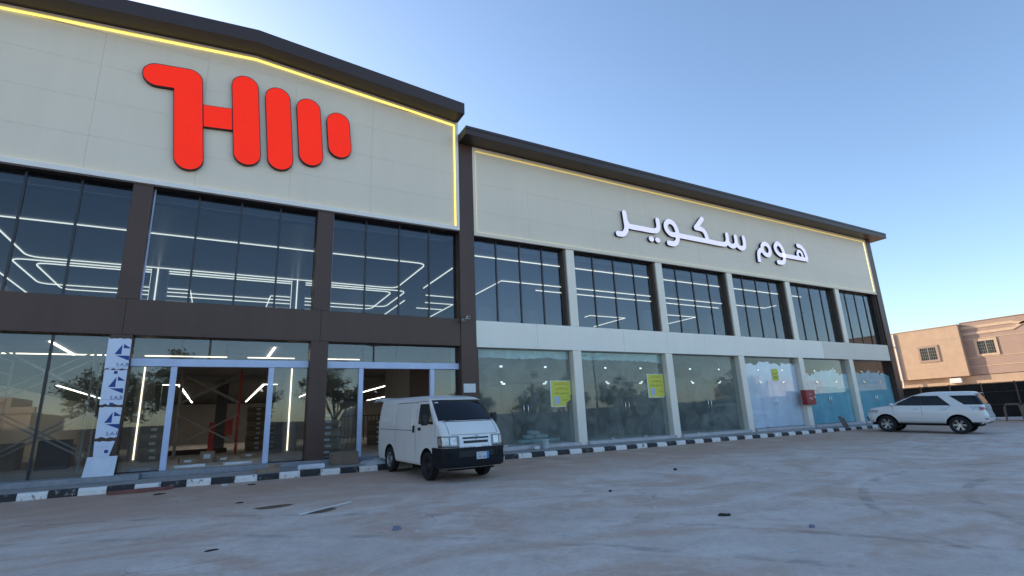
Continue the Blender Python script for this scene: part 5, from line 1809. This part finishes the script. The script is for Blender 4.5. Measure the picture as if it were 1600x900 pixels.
def tree_mesh(seed, hgt=7.5, rad=3.0, leaves=5200):
    rg = np.random.default_rng(seed)
    tb = MB()
    tb.tube([(0, 0, -.2), (.05, .03, hgt * .18), (.0, .08, hgt * .36)], [.24, .19, .15], 10)
    tips = []
    for k in range(9):
        a = k * 2.4 + rg.uniform(-.3, .3)
        rr = rad * rg.uniform(.45, .85)
        top = Vector((rr * math.cos(a), rr * math.sin(a), hgt * rg.uniform(.5, .88)))
        st = Vector((0, .05, hgt * rg.uniform(.22, .36)))
        mid = st.lerp(top, .5) + Vector((0, 0, hgt * .06))
        tb.tube([st, mid, top], [.10, .06, .025], 7)
        tips += [top, mid.lerp(top, .5)]
    tips.append(Vector((0, 0, hgt * .92)))
    cents = []
    for t in tips:
        for _ in range(4):
            cents.append((t + Vector(rg.normal(0, .55, 3)), rg.uniform(.45, 1.0)))
    cb = MB()
    per = leaves // len(cents)
    for c, s in cents:
        for _ in range(per):
            d = Vector(rg.normal(0, 1, 3)).normalized() * s * rg.uniform(.3, 1.0)
            d.z *= .75
            p = c + d
            u = Vector(rg.normal(0, 1, 3)).normalized()
            v = u.cross(Vector(rg.normal(0, 1, 3)).normalized())
            if v.length < 1e-3: continue
            v.normalize()
            L = rg.uniform(.09, .17)
            q = [p - u * L, p + v * L * .45, p + u * L, p - v * L * .45]
            cb.raw(q, [(0, 1, 2, 3)])
    return make_mesh("trunk", tb, M_bark, 40), make_mesh("crown", cb, M_leaf, None, recalc=False)


tm = [tree_mesh(3), tree_mesh(11, 8.5, 3.4)]
for k, (x, y, s, rz, v, lb_) in enumerate(((-7.2, -15, 1.0, .4, 0, "left of the middle tree"), (-2.6, -14.5, 1.05, 2.0, 1, "standing opposite the film-wrapped column"), (2.2, -15.5, .9, 3.6, 0, "between the two taller trees"),
                                    (9.6, -15, 1.0, 5.0, 1, "opposite the brown column and open doorway"), (14.0, -16, .8, 1.0, 0, "beside the street lamp"), (24.0, -16, .8, 5.6, 1, "opposite the white van"), (31.5, -15, .85, 2.6, 0, "opposite the first yellow notice"),
                                    (36.5, -16, .9, 5.9, 1, "opposite the sacks in the first shop"), (44.0, -15, .9, 4.4, 1, "opposite the second yellow notice"), (50.0, -16, .8, 3.0, 0, "beside the tree opposite the second notice"), (66.0, -15, 1.0, .9, 1, "opposite the dark third shop"))):
    e = empty("yard_tree", (x, y, gz(x, y) - .05), "leafy dusty green tree behind the cream boundary wall, " + lb_, "tree", "trees behind the boundary wall")
    e.scale = (s, s, s); e.rotation_euler = (0, 0, rz)
    for nm, me in (("trunk", tm[v][0]), ("crown", tm[v][1])):
        o = bpy.data.objects.new(nm, me); o.parent = e; COL.objects.link(o)
for x, y, lb_ in ((-0.8, -10, "opposite the open doorway"), (11.8, -10, "opposite the brown column"), (36.3, -10, "opposite the second yellow notice")):
    z = gz(x, y)
    e = empty("street_lamp", (x, y, z), "dark double-arm street lamp across the yard, " + lb_, "street lamp", "street lamps across the yard")
    obj("pole", MB().tube([(0, 0, 0), (0, 0, 9)], [.11, .07], 10), M_dark, e, shift=False, smooth=40)
    obj("arm", MB().tube([(-1.1, 0, 9.05), (0, 0, 8.9), (1.1, 0, 9.05)], .05, 8), M_dark, e, shift=False, smooth=40)
    for sg in (1, -1):
        obj("lamp_head", MB().bbox(min(sg * .9, sg * 1.6), max(sg * .9, sg * 1.6), -.16, .16, 8.98, 9.12, .03), M_dark, e, shift=False)
M_far = mat("tan_house_render", (.40, .34, .28), .85, 0, .08)  # plain tan render, one even colour
M_far2 = mat("pale_house_render", (.58, .52, .45), .85, 0, .08)
for k, (x0, x1, h_, m_, lb_) in enumerate(((-34, -18, 3.9, M_far2, "at the far left"), (-16, -11.5, 3.2, M_far, "opposite the far left window"), (72, 86, 5, M_far2, "opposite the white painted shop"))):
    e = empty("far_house", ((x0 + x1) / 2, -18, -1), "flat roofed rendered house across the street, " + lb_, "house", "houses across the street")
    obj("wall", MB().box(x0, x1, -24, -14, -1.6, h_), m_, e)
    obj("parapet", MB().box(x0 - .2, x1 + .2, -14.2, -13.8, h_ - .02, h_ + .4), m_, e)
    for i in range(int((x1 - x0) // 3.2)):
        for z in (1.7,):
            xx = x0 + 1.6 + i * 3.2
            w = obj("window", MB().box(xx, xx + 1.5, -13.99, -13.93, z, z + 1.3), M_lightband, e)
            obj("pane", MB().box(xx + .12, xx + 1.38, -13.925, -13.90, z + .12, z + 1.18), mat("dark_window"), w)
    obj("roof_room", MB().box(x0 + 1, x0 + 2.6, -22, -17, h_ + .0, h_ + 1.3), m_, e)
